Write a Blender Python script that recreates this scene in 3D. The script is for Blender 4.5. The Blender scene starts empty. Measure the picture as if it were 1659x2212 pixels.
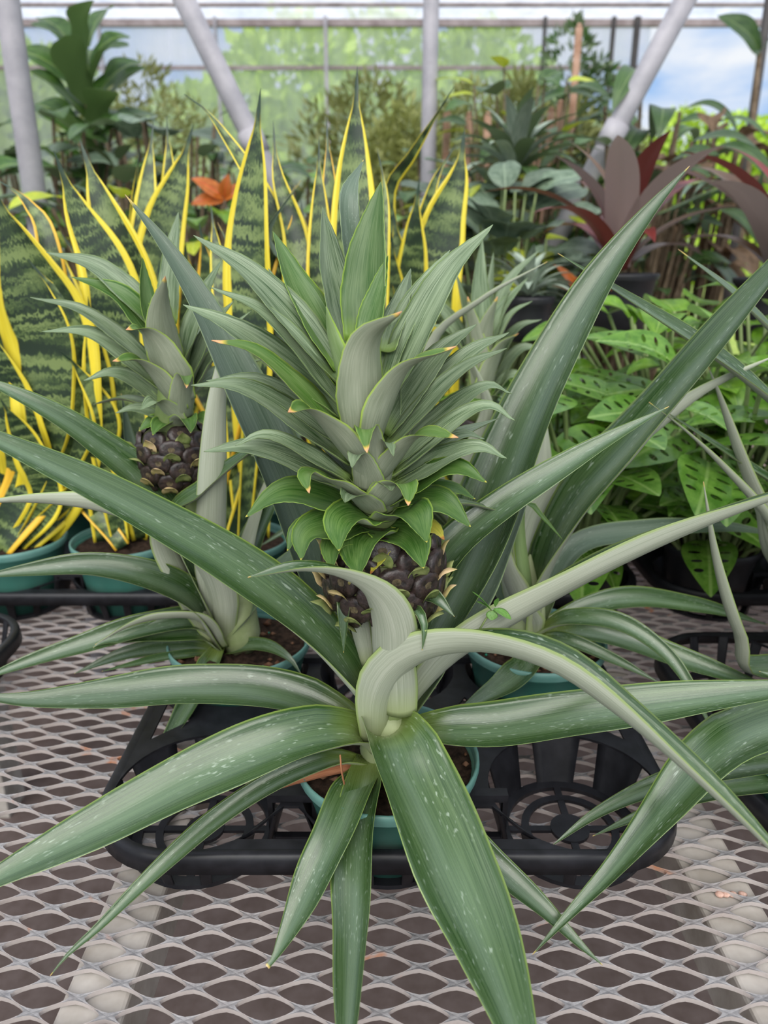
import bpy, bmesh, math, random
from mathutils import Vector, Matrix

# ------------------------------------------------------------------ camera, world, light, exposure
SC = bpy.context.scene
COL = SC.collection
FPX, CX, CY = 1600.0, 829.5, 1106.0
PITCH = math.radians(19.0)
CC, SS = math.cos(PITCH), math.sin(PITCH)
CAMH = 0.468
cam_d = bpy.data.cameras.new('camera')
cam_d.sensor_fit = 'VERTICAL'
cam_d.sensor_height = 36.0
cam_d.lens = FPX / 2212.0 * 36.0
cam_d.clip_start = 0.02
cam_d.clip_end = 300
cam_d.dof.use_dof = True
cam_d.dof.focus_distance = 0.55
cam_d.dof.aperture_fstop = 6.5
cam = bpy.data.objects.new('camera', cam_d)
COL.objects.link(cam)
cam.location = (0, 0, CAMH)
cam.rotation_euler = (math.radians(90) - PITCH, 0, 0)
SC.camera = cam

W = bpy.data.worlds.new('sky')
SC.world = W
W.use_nodes = True
nt = W.node_tree
nt.nodes.clear()
wo = nt.nodes.new('ShaderNodeOutputWorld')
bg = nt.nodes.new('ShaderNodeBackground')
tc = nt.nodes.new('ShaderNodeTexCoord')
mp = nt.nodes.new('ShaderNodeMapping')
mp.inputs['Scale'].default_value = (1, 1, 3.0)
nz = nt.nodes.new('ShaderNodeTexNoise')
nz.inputs['Scale'].default_value = 2.6
nz.inputs['Detail'].default_value = 6
nz.inputs['Roughness'].default_value = 0.55
rp = nt.nodes.new('ShaderNodeValToRGB')
rp.color_ramp.elements[0].position = 0.40
rp.color_ramp.elements[0].color = (0.27, 0.47, 0.80, 1)
rp.color_ramp.elements[1].position = 0.56
rp.color_ramp.elements[1].color = (0.80, 0.83, 0.87, 1)
nt.links.new(tc.outputs['Generated'], mp.inputs['Vector'])
nt.links.new(mp.outputs['Vector'], nz.inputs['Vector'])
nt.links.new(nz.outputs['Fac'], rp.inputs['Fac'])
nt.links.new(rp.outputs['Color'], bg.inputs['Color'])
bg.inputs['Strength'].default_value = 0.80
nt.links.new(bg.outputs['Background'], wo.inputs['Surface'])

sun_d = bpy.data.lights.new('sun', 'SUN')
sun_d.energy = 6.0
sun_d.angle = math.radians(60)
sun_d.color = (1.0, 0.955, 0.875)
sun = bpy.data.objects.new('sun', sun_d)
COL.objects.link(sun)
sun.rotation_euler = (math.radians(44), math.radians(-6), 0)
sun.location = (0, 0, 10)

SC.view_settings.view_transform = 'Standard'
SC.view_settings.look = 'None'
SC.view_settings.gamma = 1.0
SC.view_settings.use_curve_mapping = False
SC.view_settings.exposure = 0.50
SC.cycles.use_denoising = True
SC.cycles.max_bounces = 8
SC.cycles.transparent_max_bounces = 16

R = random.Random(7)


# ------------------------------------------------------------------ helpers
def P(px, py, Y):
    """world point at horizontal distance Y on the sight line of photo pixel (px, py)"""
    xr = (px - CX) / FPX
    v = (py - CY) / FPX
    d = Vector((xr, CC - v * SS, -SS - v * CC))
    return Vector((0, 0, CAMH)) + d * (Y / d.y)


def zdepth(p):
    return p.y * CC + (CAMH - p.z) * SS


def px2m(px, p):
    return px * zdepth(p) / FPX


def tag(o, label=None, cat=None, group=None, kind=None):
    if label: o['label'] = label
    if cat: o['category'] = cat
    if group: o['group'] = group
    if kind: o['kind'] = kind
    return o


def empty(name, loc, label=None, cat=None, group=None):
    o = bpy.data.objects.new(name, None)
    COL.objects.link(o)
    o.location = loc
    o.empty_display_size = 0.02
    return tag(o, label, cat, group)


def wloc(o):
    v = Vector(o.location)
    while o.parent:
        o = o.parent
        v += Vector(o.location)
    return v


def mesh_obj(name, verts, faces, mats, parent=None, smooth=True, uvs=None, fmat=None, loc=None):
    """verts are world coordinates; stored relative to parent (parents are never rotated) or to loc"""
    off = wloc(parent) if parent else Vector((0, 0, 0))
    l = Vector(loc) if loc is not None else off
    me = bpy.data.meshes.new(name)
    me.from_pydata([tuple(Vector(v) - l) for v in verts], [], faces)
    if not isinstance(mats, (list, tuple)):
        mats = [mats]
    for m in mats:
        me.materials.append(m)
    if smooth:
        me.polygons.foreach_set('use_smooth', [True] * len(me.polygons))
    if fmat:
        me.polygons.foreach_set('material_index', fmat)
    if uvs:
        ul = me.uv_layers.new(name='UVMap')
        for i, lp in enumerate(me.loops):
            ul.data[i].uv = uvs[lp.vertex_index]
    me.update()
    o = bpy.data.objects.new(name, me)
    COL.objects.link(o)
    if parent:
        o.parent = parent
        o.location = l - off
    else:
        o.location = l
    return o


def inst(name, me, parent, loc_world, rot=None, scale=1.0):
    o = bpy.data.objects.new(name, me)
    COL.objects.link(o)
    if parent:
        o.parent = parent
        o.location = Vector(loc_world) - wloc(parent)
    else:
        o.location = loc_world
    if rot is not None:
        o.rotation_euler = rot.to_euler() if isinstance(rot, Matrix) else rot
    o.scale = (scale, scale, scale) if not isinstance(scale, (tuple, list)) else scale
    return o


class MB:
    def __init__(s):
        s.v = []; s.f = []

    def add(s, v, f):
        n = len(s.v)
        s.v += [Vector(x) for x in v]
        s.f += [tuple(i + n for i in q) for q in f]
        return s

    def box(s, a, b):
        x0, y0, z0 = a; x1, y1, z1 = b
        return s.add([(x0, y0, z0), (x1, y0, z0), (x1, y1, z0), (x0, y1, z0), (x0, y0, z1), (x1, y0, z1), (x1, y1, z1), (x0, y1, z1)],
                     [(0, 3, 2, 1), (4, 5, 6, 7), (0, 1, 5, 4), (1, 2, 6, 5), (2, 3, 7, 6), (3, 0, 4, 7)])

    def tube(s, pts, rad, n=8, cap=True):
        pts = [Vector(p) for p in pts]
        rr = rad if isinstance(rad, (list, tuple)) else [rad] * len(pts)
        rings = []
        for i, p in enumerate(pts):
            t = (pts[min(i + 1, len(pts) - 1)] - pts[max(i - 1, 0)]).normalized()
            a = t.cross(Vector((0, 0, 1)) if abs(t.z) < 0.9 else Vector((1, 0, 0))).normalized()
            b = t.cross(a)
            rings.append([p + a * rr[i] * math.cos(k * 2 * math.pi / n) + b * rr[i] * math.sin(k * 2 * math.pi / n) for k in range(n)])
        v = [q for r in rings for q in r]
        f = []
        for i in range(len(pts) - 1):
            for k in range(n):
                f.append((i * n + k, i * n + (k + 1) % n, (i + 1) * n + (k + 1) % n, (i + 1) * n + k))
        if cap:
            f.append(tuple(range(n))[::-1])
            f.append(tuple(range((len(pts) - 1) * n, len(pts) * n)))
        return s.add(v, f)

    def lathe(s, prof, c, n=40, a0=0.0, a1=2 * math.pi):
        full = abs(a1 - a0 - 2 * math.pi) < 1e-6
        m = n if full else n + 1
        v = []
        for k in range(m):
            a = a0 + (a1 - a0) * k / n
            for r, z in prof:
                v.append((c[0] + r * math.cos(a), c[1] + r * math.sin(a), c[2] + z))
        f = []
        L = len(prof)
        for k in range(n):
            k2 = (k + 1) % m
            for i in range(L - 1):
                f.append((k * L + i, k2 * L + i, k2 * L + i + 1, k * L + i + 1))
        return s.add(v, f)

    def build(s, name, mat, parent=None, smooth=True, loc=None):
        return mesh_obj(name, s.v, s.f, mat, parent, smooth, loc=loc)


def bevel(o, w=0.002, seg=2, angle=True):
    m = o.modifiers.new('bevel', 'BEVEL')
    m.width = w; m.segments = seg
    if angle:
        m.limit_method = 'ANGLE'; m.angle_limit = math.radians(40)
    return o


def smooth_angle(o, deg=40):
    me = o.data
    try:
        me.set_sharp_from_angle(angle=math.radians(deg))
    except Exception:
        pass
    return o


def spline(pts, n):
    """Catmull-Rom through pts, n+1 samples evenly by arc length"""
    pts = [Vector(p) for p in pts]
    if len(pts) == 2:
        return [pts[0].lerp(pts[1], i / n) for i in range(n + 1)]
    ext = [pts[0] * 2 - pts[1]] + pts + [pts[-1] * 2 - pts[-2]]
    dense = []
    for i in range(1, len(ext) - 2):
        p0, p1, p2, p3 = ext[i - 1:i + 3]
        for k in range(16):
            t = k / 16
            dense.append(0.5 * ((2 * p1) + (p2 - p0) * t + (2 * p0 - 5 * p1 + 4 * p2 - p3) * t * t + (3 * p1 - p0 - 3 * p2 + p3) * t ** 3))
    dense.append(pts[-1])
    L = [0]
    for i in range(1, len(dense)):
        L.append(L[-1] + (dense[i] - dense[i - 1]).length)
    out = []; j = 0
    for i in range(n + 1):
        d = L[-1] * i / n
        while j < len(L) - 2 and L[j + 1] < d:
            j += 1
        u = (d - L[j]) / max(1e-9, L[j + 1] - L[j])
        out.append(dense[j].lerp(dense[j + 1], min(1, max(0, u))))
    return out


def lerp_list(lst, t):
    if not isinstance(lst, (list, tuple)):
        return lst
    x = t * (len(lst) - 1)
    i = min(int(x), len(lst) - 2)
    return lst[i] + (lst[i + 1] - lst[i]) * (x - i)


def prof_pine(t):
    a = min(1.0, 0.62 + 2.2 * t)
    b = 1.0 if t < 0.35 else max(0.0, 1 - ((t - 0.35) / 0.65) ** 1.7)
    return a * b


def prof_crown(t):
    a = min(1.0, 0.74 + 0.9 * t)
    b = 1.0 if t < 0.3 else max(0.0, 1 - ((t - 0.3) / 0.7) ** 1.65)
    return a * b


def prof_short(t):
    a = min(1.0, 0.85 + 0.6 * t)
    b = 1.0 if t < 0.3 else max(0.0, 1 - ((t - 0.3) / 0.7) ** 1.6)
    return a * b


def prof_snake(t):
    if t < 0.6:
        return 0.55 + 0.45 * math.sin(math.pi * t / 1.2)
    if t < 0.93:
        return 1.0 - 0.88 * ((t - 0.6) / 0.33) ** 2.1
    return max(0.0, 0.12 * (1 - (t - 0.93) / 0.07) ** 0.8)


UP = Vector((0, 0, 1))


def blade(name, pts, width, mats, parent, prof=prof_pine, cup=0.25, twist=0.0, nseg=30, nac=8, thick=0.0014, az=None, wave=0.0, vee=False, seed=0, teeth=0.0, show=None, tmax=35.0):
    """a leaf blade with a top and an under surface (two materials), swept along world points"""
    c = spline(pts, nseg)
    rr = random.Random(seed * 31 + len(name) + int(abs(c[-1].x) * 1e4))
    if az is None:
        d = c[-1] - c[0]
        d.z = 0
        if d.length < 1e-4:
            d = Vector((0, -1, 0))
        a = d.normalized()
    else:
        a = Vector((math.cos(az), math.sin(az), 0))
    s0 = UP.cross(a)
    verts = []; uvs = []
    ph = rr.uniform(0, 6)
    frames = []; roll = []; kk = []
    for i, p in enumerate(c):
        t = i / nseg
        tg = (c[min(i + 1, nseg)] - c[max(i - 1, 0)]).normalized()
        s = (s0 - tg * s0.dot(tg))
        if s.length < 1e-3:
            s = UP.cross(a)
        s.normalize()
        frames.append((tg, s))
        if show is not None:
            # roll of the blade about its own length, the way leaves turn their face to the light of the aisle
            n = tg.cross(s)
            v = Vector((0, 0, CAMH)) - p
            v = (v - tg * v.dot(tg)).normalized()
            dl = math.degrees(math.atan2(tg.dot(n.cross(v)), n.dot(v)))
            al = lerp_list(show, t)
            al = abs(dl) if (al < 0 or (abs(dl) > 100 and al < 60)) else al
            want = dl - math.copysign(al, dl)
            roll.append(max(-tmax, min(tmax, want)) * min(1.0, t * 4 + .15))
            kk.append(abs(math.cos(math.radians(dl - roll[-1]))))
    if show is not None:
        for _ in range(4):
            roll = [(roll[max(0, i - 2)] + roll[max(0, i - 1)] + roll[i] + roll[min(nseg, i + 1)] + roll[min(nseg, i + 2)]) / 5 for i in range(nseg + 1)]
        m_ = sorted(kk[nseg // 5: nseg * 4 // 5])
        width = width / max(0.74, min(1.0, m_[len(m_) // 2]))
    for i, p in enumerate(c):
        t = i / nseg
        tg, s = frames[i]
        if show is not None:
            s = Matrix.Rotation(math.radians(roll[i]), 3, tg) @ s
        tw = lerp_list(twist, t)
        if tw:
            s = Matrix.Rotation(math.radians(tw), 3, tg) @ s
        n = tg.cross(s).normalized()
        w = max(prof(t) * width, 0.0003)
        cu = lerp_list(cup, t)
        tt = thick * (0.4 + 0.6 * (1 - t))
        for k in range(nac + 1):
            u = -1 + 2 * k / nac
            bend = (abs(u) if vee else u * u)
            ang = u * cu * 1.9
            if abs(cu) > 1e-3:
                x = math.sin(ang) / (cu * 1.9) if not vee else u * math.cos(cu)
                hh = (1 - math.cos(ang)) / (cu * 1.9) if not vee else abs(u) * math.sin(cu)
            else:
                x = u; hh = 0
            wv = wave * math.sin(t * 17 + ph + (1.5 if u > 0 else 0)) * (u * u) * w
            tz = 0.0
            if teeth and k in (0, nac) and i % 2 == 1:
                tz = teeth
            q = p + s * ((x * w * 0.5) + (tz if k == nac else -tz if k == 0 else 0)) + n * (hh * w * 0.5 + wv)
            verts.append(q); uvs.append((k / nac, t))
            q2 = q - n * tt * (1 - 0.75 * u * u)
            verts.append(q2); uvs.append((k / nac, t))
    f = []; fm = []
    W2 = (nac + 1) * 2
    for i in range(nseg):
        for k in range(nac):
            a0 = i * W2 + 2 * k; b0 = a0 + 2; c0 = b0 + W2; d0 = a0 + W2
            f.append((a0, d0, c0, b0)); fm.append(0)
            f.append((a0 + 1, b0 + 1, c0 + 1, d0 + 1)); fm.append(1)
        a0 = i * W2
        f.append((a0, a0 + 1, a0 + W2 + 1, a0 + W2)); fm.append(0)
        a0 = i * W2 + 2 * nac
        f.append((a0, a0 + W2, a0 + W2 + 1, a0 + 1)); fm.append(0)
    k0 = tuple(range(0, W2, 2)) + tuple(range(W2 - 1, 0, -2))
    f.append(k0); fm.append(1)
    return mesh_obj(name, verts, f, mats, parent, True, uvs, fm)


def curve_plate(loops, thick):
    """2-D loops (outer + holes) -> (verts, faces) of a plate from z=-thick..0"""
    cu = bpy.data.curves.new('tmp', 'CURVE')
    cu.dimensions = '2D'; cu.fill_mode = 'BOTH'; cu.extrude = thick / 2
    for lp in loops:
        sp = cu.splines.new('POLY')
        sp.points.add(len(lp) - 1)
        for i, (x, y) in enumerate(lp):
            sp.points[i].co = (x, y, 0, 1)
        sp.use_cyclic_u = True
    ob = bpy.data.objects.new('tmp', cu)
    COL.objects.link(ob)
    dg = bpy.context.evaluated_depsgraph_get()
    me = ob.evaluated_get(dg).to_mesh()
    v = [Vector(x.co) - Vector((0, 0, thick / 2)) for x in me.vertices]
    f = [tuple(p.vertices) for p in me.polygons]
    ob.evaluated_get(dg).to_mesh_clear()
    bpy.data.objects.remove(ob); bpy.data.curves.remove(cu)
    return v, f


# ------------------------------------------------------------------ materials
def newmat(name):
    m = bpy.data.materials.new(name)
    m.use_nodes = True
    n = m.node_tree.nodes
    return m, m.node_tree, n['Principled BSDF'], n['Material Output']


class NG:
    """tiny node graph helper"""
    def __init__(s, tree):
        s.t = tree

    def n(s, typ, **kw):
        nd = s.t.nodes.new(typ)
        for k, v in kw.items():
            setattr(nd, k, v)
        return nd

    def link(s, a, b):
        s.t.links.new(a, b)

    def val(s, x, sock):
        if hasattr(x, 'is_output'):
            s.link(x, sock)
        else:
            sock.default_value = x

    def math(s, op, a, b=0.0, clamp=False):
        nd = s.n('ShaderNodeMath', operation=op)
        nd.use_clamp = clamp
        s.val(a, nd.inputs[0]); s.val(b, nd.inputs[1])
        return nd.outputs[0]

    def ramp(s, fac, stops, interp='LINEAR'):
        nd = s.n('ShaderNodeValToRGB')
        r = nd.color_ramp
        r.interpolation = interp
        while len(r.elements) < len(stops):
            r.elements.new(0.5)
        for e, (p, c) in zip(r.elements, stops):
            e.position = p
            e.color = (c[0], c[1], c[2], 1) if isinstance(c, (tuple, list)) else (c, c, c, 1)
        s.val(fac, nd.inputs[0])
        return nd.outputs[0]

    def noise(s, vec, scale=5.0, detail=3.0, rough=0.5, dist=0.0):
        nd = s.n('ShaderNodeTexNoise')
        nd.inputs['Scale'].default_value = scale
        nd.inputs['Detail'].default_value = detail
        nd.inputs['Roughness'].default_value = rough
        nd.inputs['Distortion'].default_value = dist
        if vec is not None:
            s.link(vec, nd.inputs['Vector'])
        return nd.outputs['Fac']

    def comb(s, x, y, z=0.0):
        nd = s.n('ShaderNodeCombineXYZ')
        s.val(x, nd.inputs[0]); s.val(y, nd.inputs[1]); s.val(z, nd.inputs[2])
        return nd.outputs[0]

    def mix(s, fac, a, b):
        nd = s.n('ShaderNodeMix', data_type='RGBA')
        s.val(fac, nd.inputs[0])
        for v, i in ((a, 6), (b, 7)):
            if hasattr(v, 'is_output'):
                s.link(v, nd.inputs[i])
            else:
                nd.inputs[i].default_value = (v[0], v[1], v[2], 1)
        return nd.outputs[2]

    def uv(s):
        u = s.n('ShaderNodeUVMap')
        sp = s.n('ShaderNodeSeparateXYZ')
        s.link(u.outputs[0], sp.inputs[0])
        return sp.outputs[0], sp.outputs[1]

    def rnd(s):
        return s.n('ShaderNodeObjectInfo').outputs['Random']

    def obj(s):
        return s.n('ShaderNodeTexCoord').outputs['Object']

    def bump(s, h, strength=0.3, dist=0.001):
        b = s.n('ShaderNodeBump')
        b.inputs['Strength'].default_value = strength
        b.inputs['Distance'].default_value = dist
        s.link(h, b.inputs['Height'])
        return b.outputs[0]


def pine_mat(name, dark, light, edge, tip=None, base=None, rough=0.38, spots=0.0, streak=70, streak_amt=1.0, tip_at=0.955, spec=0.5, edge_w=0.035, mid_sheen=None):
    m, t, b, o = newmat(name)
    g = NG(t)
    u, v = g.uv()
    r = g.rnd()
    off = g.math('MULTIPLY', r, 37.0)
    st = g.noise(g.comb(g.math('MULTIPLY', u, streak), g.math('MULTIPLY', v, 2.2), off), 1.0, 3, 0.6)
    big = g.noise(g.comb(g.math('MULTIPLY', u, 3.6), g.math('MULTIPLY', v, 2.4), off), 1.0, 3, 0.55)
    f = g.math('ADD', g.math('MULTIPLY', st, 0.62 * streak_amt), g.math('MULTIPLY', big, 0.48))
    fine = g.noise(g.comb(g.math('MULTIPLY', u, streak * 1.9), g.math('MULTIPLY', v, 6.0), off), 1.0, 2, 0.5)
    f = g.math('ADD', g.math('MULTIPLY', f, 0.72), g.math('MULTIPLY', fine, 0.34))
    colr = g.ramp(f, [(0.44, dark), (0.70, light)])
    if mid_sheen:  # pale lengthwise band: sky reflection painted into the leaf colour
        md = g.math('ABSOLUTE', g.math('SUBTRACT', u, 0.5))
        mm = g.math('MULTIPLY', g.ramp(md, [(0.02, 1.0), (0.22, 0.0)]), mid_sheen[3])
        colr = g.mix(mm, colr, mid_sheen[:3])
    if spots:
        sn = g.noise(g.comb(g.math('MULTIPLY', u, 26), g.math('MULTIPLY', v, 48), off), 1.0, 2, 0.4)
        sm = g.ramp(sn, [(0.62, 0.0), (0.72, 1.0)])
        sn2 = g.noise(g.comb(g.math('MULTIPLY', u, 3), g.math('MULTIPLY', v, 5), off), 1.0, 2, 0.5)
        sm = g.math('MULTIPLY', sm, g.math('MULTIPLY', g.ramp(sn2, [(0.42, 0.0), (0.62, 1.0)]), spots))
        colr = g.mix(sm, colr, (0.42, 0.5, 0.40))
    if base:
        colr = g.mix(g.ramp(v, [(0.0, 0.85), (0.16, 0.0)]), colr, base)
    e = g.math('ABSOLUTE', g.math('SUBTRACT', u, 0.5))
    em = g.ramp(e, [(0.5 - edge_w * 1.4, 0.0), (0.5 - edge_w * 0.5, 1.0)])
    colr = g.mix(g.math('MULTIPLY', em, 0.85), colr, edge)
    if tip:
        tv = g.math('ADD', v, g.math('MULTIPLY', g.math('SUBTRACT', big, 0.5), 0.5 * (1 - tip_at)))
        tm = g.ramp(tv, [(tip_at - 0.6 * (1 - tip_at), 0.0), (tip_at, 1.0)])
        tcol = g.ramp(tv, [(tip_at - 0.3 * (1 - tip_at), (0.55, 0.42, 0.05)), (tip_at + 0.02, tip)])
        colr = g.mix(tm, colr, tcol)
    hv = g.n('ShaderNodeHueSaturation')
    g.val(g.math('ADD', 0.85, g.math('MULTIPLY', r, 0.3)), hv.inputs['Value'])
    g.link(colr, hv.inputs['Color'])
    g.link(hv.outputs[0], b.inputs['Base Color'])
    g.val(g.math('ADD', rough - 0.06, g.math('MULTIPLY', st, 0.18)), b.inputs['Roughness'])
    b.inputs['Specular IOR Level'].default_value = spec
    g.link(g.bump(st, 0.15, 0.0006), b.inputs['Normal'])
    return m


EDGE = (0.20, 0.29, 0.06)
M = {}
M['leaf_top'] = pine_mat('pineapple_leaf_upper', (0.011, 0.042, 0.004), (0.070, 0.122, 0.044), EDGE, (0.45, 0.30, 0.16), (0.20, 0.26, 0.05), 0.25, 0.45, 46, 1.0, 0.994, 0.75, 0.022, mid_sheen=(0.16, 0.23, 0.15, 0.35))  # last argument paints a sky sheen along the middle of the blade
M['leaf_under'] = pine_mat('pineapple_leaf_underside', (0.27, 0.30, 0.22), (0.42, 0.44, 0.35), (0.25, 0.33, 0.10), (0.45, 0.30, 0.16), (0.30, 0.35, 0.14), 0.58, 0, 60, 0.9, 0.994, 0.35)
M['crown_top'] = pine_mat('crown_leaf_upper', (0.016, 0.054, 0.008), (0.235, 0.30, 0.185), (0.20, 0.29, 0.09), None, (0.22, 0.33, 0.07), 0.42, 0, 42, 1.15, 0.97, 0.4, 0.022)
M['crown_under'] = pine_mat('crown_leaf_underside', (0.185, 0.215, 0.14), (0.30, 0.325, 0.235), (0.25, 0.38, 0.05), None, (0.30, 0.36, 0.15), 0.55, 0, 48, 0.9, 0.97, 0.35, 0.03)
M['crown_under_tip'] = pine_mat('crown_leaf_underside_orange_tip', (0.185, 0.215, 0.14), (0.30, 0.325, 0.235), (0.28, 0.40, 0.05), (0.68, 0.36, 0.18), None, 0.55, 0, 48, 0.9, 0.962, 0.35, 0.03)
M['crown_top_tip'] = pine_mat('crown_leaf_upper_orange_tip', (0.045, 0.12, 0.012), (0.15, 0.23, 0.07), (0.28, 0.40, 0.05), (0.68, 0.36, 0.18), None, 0.45, 0, 42, 0.9, 0.945, 0.4, 0.03)
M['crown_green'] = pine_mat('crown_low_leaf_upper', (0.024, 0.082, 0.007), (0.105, 0.185, 0.045), (0.24, 0.37, 0.05), (0.30, 0.38, 0.07), None, 0.42, 0, 40, 0.95, 0.985, 0.4, 0.03)
M['crown_fresh'] = pine_mat('crown_inner_leaf_upper', (0.024, 0.082, 0.006), (0.115, 0.180, 0.065), (0.26, 0.40, 0.05), None, (0.2, 0.34, 0.04), 0.42, 0, 40, 1.0, 0.98, 0.4, 0.025)
M['crown_fresh_under'] = pine_mat('crown_inner_leaf_underside', (0.17, 0.26, 0.09), (0.27, 0.36, 0.17), (0.27, 0.42, 0.04), None, None, 0.5, 0, 46, 0.9, 0.98, 0.35, 0.06)
M['crown_yellow'] = pine_mat('crown_yellow_leaf', (0.35, 0.36, 0.04), (0.62, 0.50, 0.07), (0.4, 0.42, 0.06), (0.40, 0.16, 0.04), (0.2, 0.3, 0.04), 0.45, 0, 24, 0.8, 0.93, 0.4, 0.04)
M['blue_top'] = pine_mat('pineapple_leaf_upper_bluish', (0.055, 0.095, 0.055), (0.13, 0.18, 0.125), (0.22, 0.30, 0.13), (0.45, 0.30, 0.16), (0.2, 0.26, 0.08), 0.40, 0.3, 46, 1.0, 0.985, 0.5)
M['brown_leaf'] = pine_mat('dry_leaf', (0.30, 0.11, 0.05), (0.48, 0.22, 0.12), (0.3, 0.12, 0.06), None, None, 0.7, 0, 30, 1, 0.97, 0.2)


def snake_mat(name, side):
    m, t, b, o = newmat(name)
    g = NG(t)
    u, v = g.uv()
    r = g.rnd()
    off = g.math('MULTIPLY', r, 53.0)
    zig = g.noise(g.comb(g.math('MULTIPLY', u, 22.0), g.math('MULTIPLY', v, 50.0), off), 1.0, 4, 0.65, 0.5)
    band = g.noise(g.comb(g.math('MULTIPLY', u, 0.8), g.math('ADD', g.math('MULTIPLY', v, 62.0), g.math('MULTIPLY', zig, 3.8)), off), 1.0, 2, 0.55)
    green = g.ramp(band, [(0.42, (0.012, 0.028, 0.012)), (0.50, (0.045, 0.080, 0.024)), (0.60, (0.17, 0.23, 0.075))])
    green = g.mix(g.ramp(v, [(0.925, 0.0), (0.96, 1.0)]), green, (0.02, 0.045, 0.025))
    e = g.math('ABSOLUTE', g.math('SUBTRACT', u, 0.5))
    mw = g.math('ADD', e, g.math('MULTIPLY', g.math('SUBTRACT', g.noise(g.comb(g.math('MULTIPLY', u, 1.0), g.math('MULTIPLY', v, 6), off), 1.0, 2), 0.5), 0.10))
    em = g.ramp(mw, [(0.362, 0.0), (0.376, 1.0)])
    em = g.math('MULTIPLY', em, g.ramp(v, [(0.90, 1.0), (0.96, 0.0)]))
    yel = g.ramp(g.noise(g.comb(g.math('MULTIPLY', u, 30.0), g.math('MULTIPLY', v, 3.0), off), 1.0, 2), [(0.35, (0.66, 0.52, 0.02)), (0.7, (0.82, 0.68, 0.06))])
    yel = g.mix(g.ramp(r, [(0.82, 0.0), (0.86, 0.7)]), yel, (0.80, 0.40, 0.03))
    colr = g.mix(em, green, yel)
    g.link(colr, b.inputs['Base Color'])
    b.inputs['Roughness'].default_value = 0.42
    return m


M['snake'] = snake_mat('snake_plant_leaf', 0)


def plain(name, c1, c2=None, scale=40, rough=0.5, spec=0.5, bump=0.0, metal=0.0, detail=4):
    m, t, b, o = newmat(name)
    g = NG(t)
    n = g.noise(g.obj(), scale, detail, 0.6)
    g.link(g.ramp(n, [(0.35, c1), (0.65, c2 or c1)]), b.inputs['Base Color'])
    b.inputs['Roughness'].default_value = rough
    b.inputs['Specular IOR Level'].default_value = spec
    b.inputs['Metallic'].default_value = metal
    if bump:
        g.link(g.bump(n, bump, 0.002), b.inputs['Normal'])
    return m


def leaf_mat(name, c1, c2, vein=None, rough=0.4, trans=0.25, scale=9, under=None):
    """thin broad leaf: colour from uv, some light through the blade"""
    m, t, b, o = newmat(name)
    g = NG(t)
    u, v = g.uv()
    r = g.rnd()
    n = g.noise(g.comb(g.math('MULTIPLY', u, scale), g.math('MULTIPLY', v, scale), g.math('MULTIPLY', r, 41)), 1.0, 3, 0.6)
    c = g.ramp(n, [(0.35, c1), (0.68, c2)])
    if vein:
        e = g.math('ABSOLUTE', g.math('SUBTRACT', u, 0.5))
        c = g.mix(g.ramp(e, [(0.012, 1.0), (0.035, 0.0)]), c, vein)
    if under:
        geo = g.n('ShaderNodeNewGeometry')
        c = g.mix(geo.outputs['Backfacing'], c, under)
    hv = g.n('ShaderNodeHueSaturation')
    g.val(g.math('ADD', 0.75, g.math('MULTIPLY', r, 0.5)), hv.inputs['Value'])
    g.link(c, hv.inputs['Color'])
    g.link(hv.outputs[0], b.inputs['Base Color'])
    b.inputs['Roughness'].default_value = rough
    tr = g.n('ShaderNodeBsdfTranslucent')
    g.link(hv.outputs[0], tr.inputs['Color'])
    mx = g.n('ShaderNodeMixShader')
    mx.inputs[0].default_value = trans
    g.link(b.outputs[0], mx.inputs[1]); g.link(tr.outputs[0], mx.inputs[2])
    g.link(mx.outputs[0], o.inputs['Surface'])
    return m


M['tray'] = plain('black_plastic', (0.007, 0.007, 0.009), (0.016, 0.016, 0.020), 60, 0.45, 0.35, 0.05)
M['pot'] = plain('teal_plastic', (0.030, 0.115, 0.090), (0.042, 0.145, 0.115), 12, 0.42, 0.5)
M['pot_rim'] = plain('teal_plastic_rim', (0.085, 0.21, 0.18), (0.12, 0.25, 0.22), 30, 0.45, 0.5)
M['soil'] = plain('potting_soil', (0.012, 0.008, 0.006), (0.048, 0.030, 0.021), 160, 0.95, 0.1, 0.6)
M['bark_bit'] = plain('bark_bit', (0.08, 0.035, 0.02), (0.20, 0.11, 0.07), 80, 0.9, 0.1)
M['fertilizer'] = plain('green_pellet', (0.01, 0.20, 0.12), None, 10, 0.5)
M['pebble'] = plain('pink_pebble', (0.45, 0.27, 0.21), (0.62, 0.42, 0.35), 300, 0.85, 0.2, 0.4)
M['stem'] = plain('green_stem', (0.14, 0.20, 0.06), (0.22, 0.28, 0.11), 30, 0.5)
M['wood_stem'] = plain('woody_stem', (0.10, 0.07, 0.04), (0.20, 0.15, 0.10), 40, 0.8, 0.2)
M['sheath'] = plain('leaf_sheath', (0.20, 0.25, 0.10), (0.32, 0.36, 0.20), 30, 0.6)
M['eye'] = plain('pineapple_eye', (0.010, 0.007, 0.006), (0.045, 0.028, 0.025), 200, 0.42, 0.5, 0.4)
M['eye_mid'] = plain('pineapple_eye_centre', (0.035, 0.028, 0.014), (0.13, 0.10, 0.055), 220, 0.7, 0.3, 0.4)
M['bract'] = plain('pineapple_bract', (0.30, 0.28, 0.07), (0.58, 0.42, 0.24), 60, 0.6, 0.3)
M['bract_green'] = plain('pineapple_bract_green', (0.10, 0.14, 0.035), (0.30, 0.33, 0.12), 70, 0.6, 0.3)
M['fruit_skin'] = plain('pineapple_skin', (0.035, 0.04, 0.015), (0.10, 0.11, 0.04), 90, 0.6, 0.3, 0.3)
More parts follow.
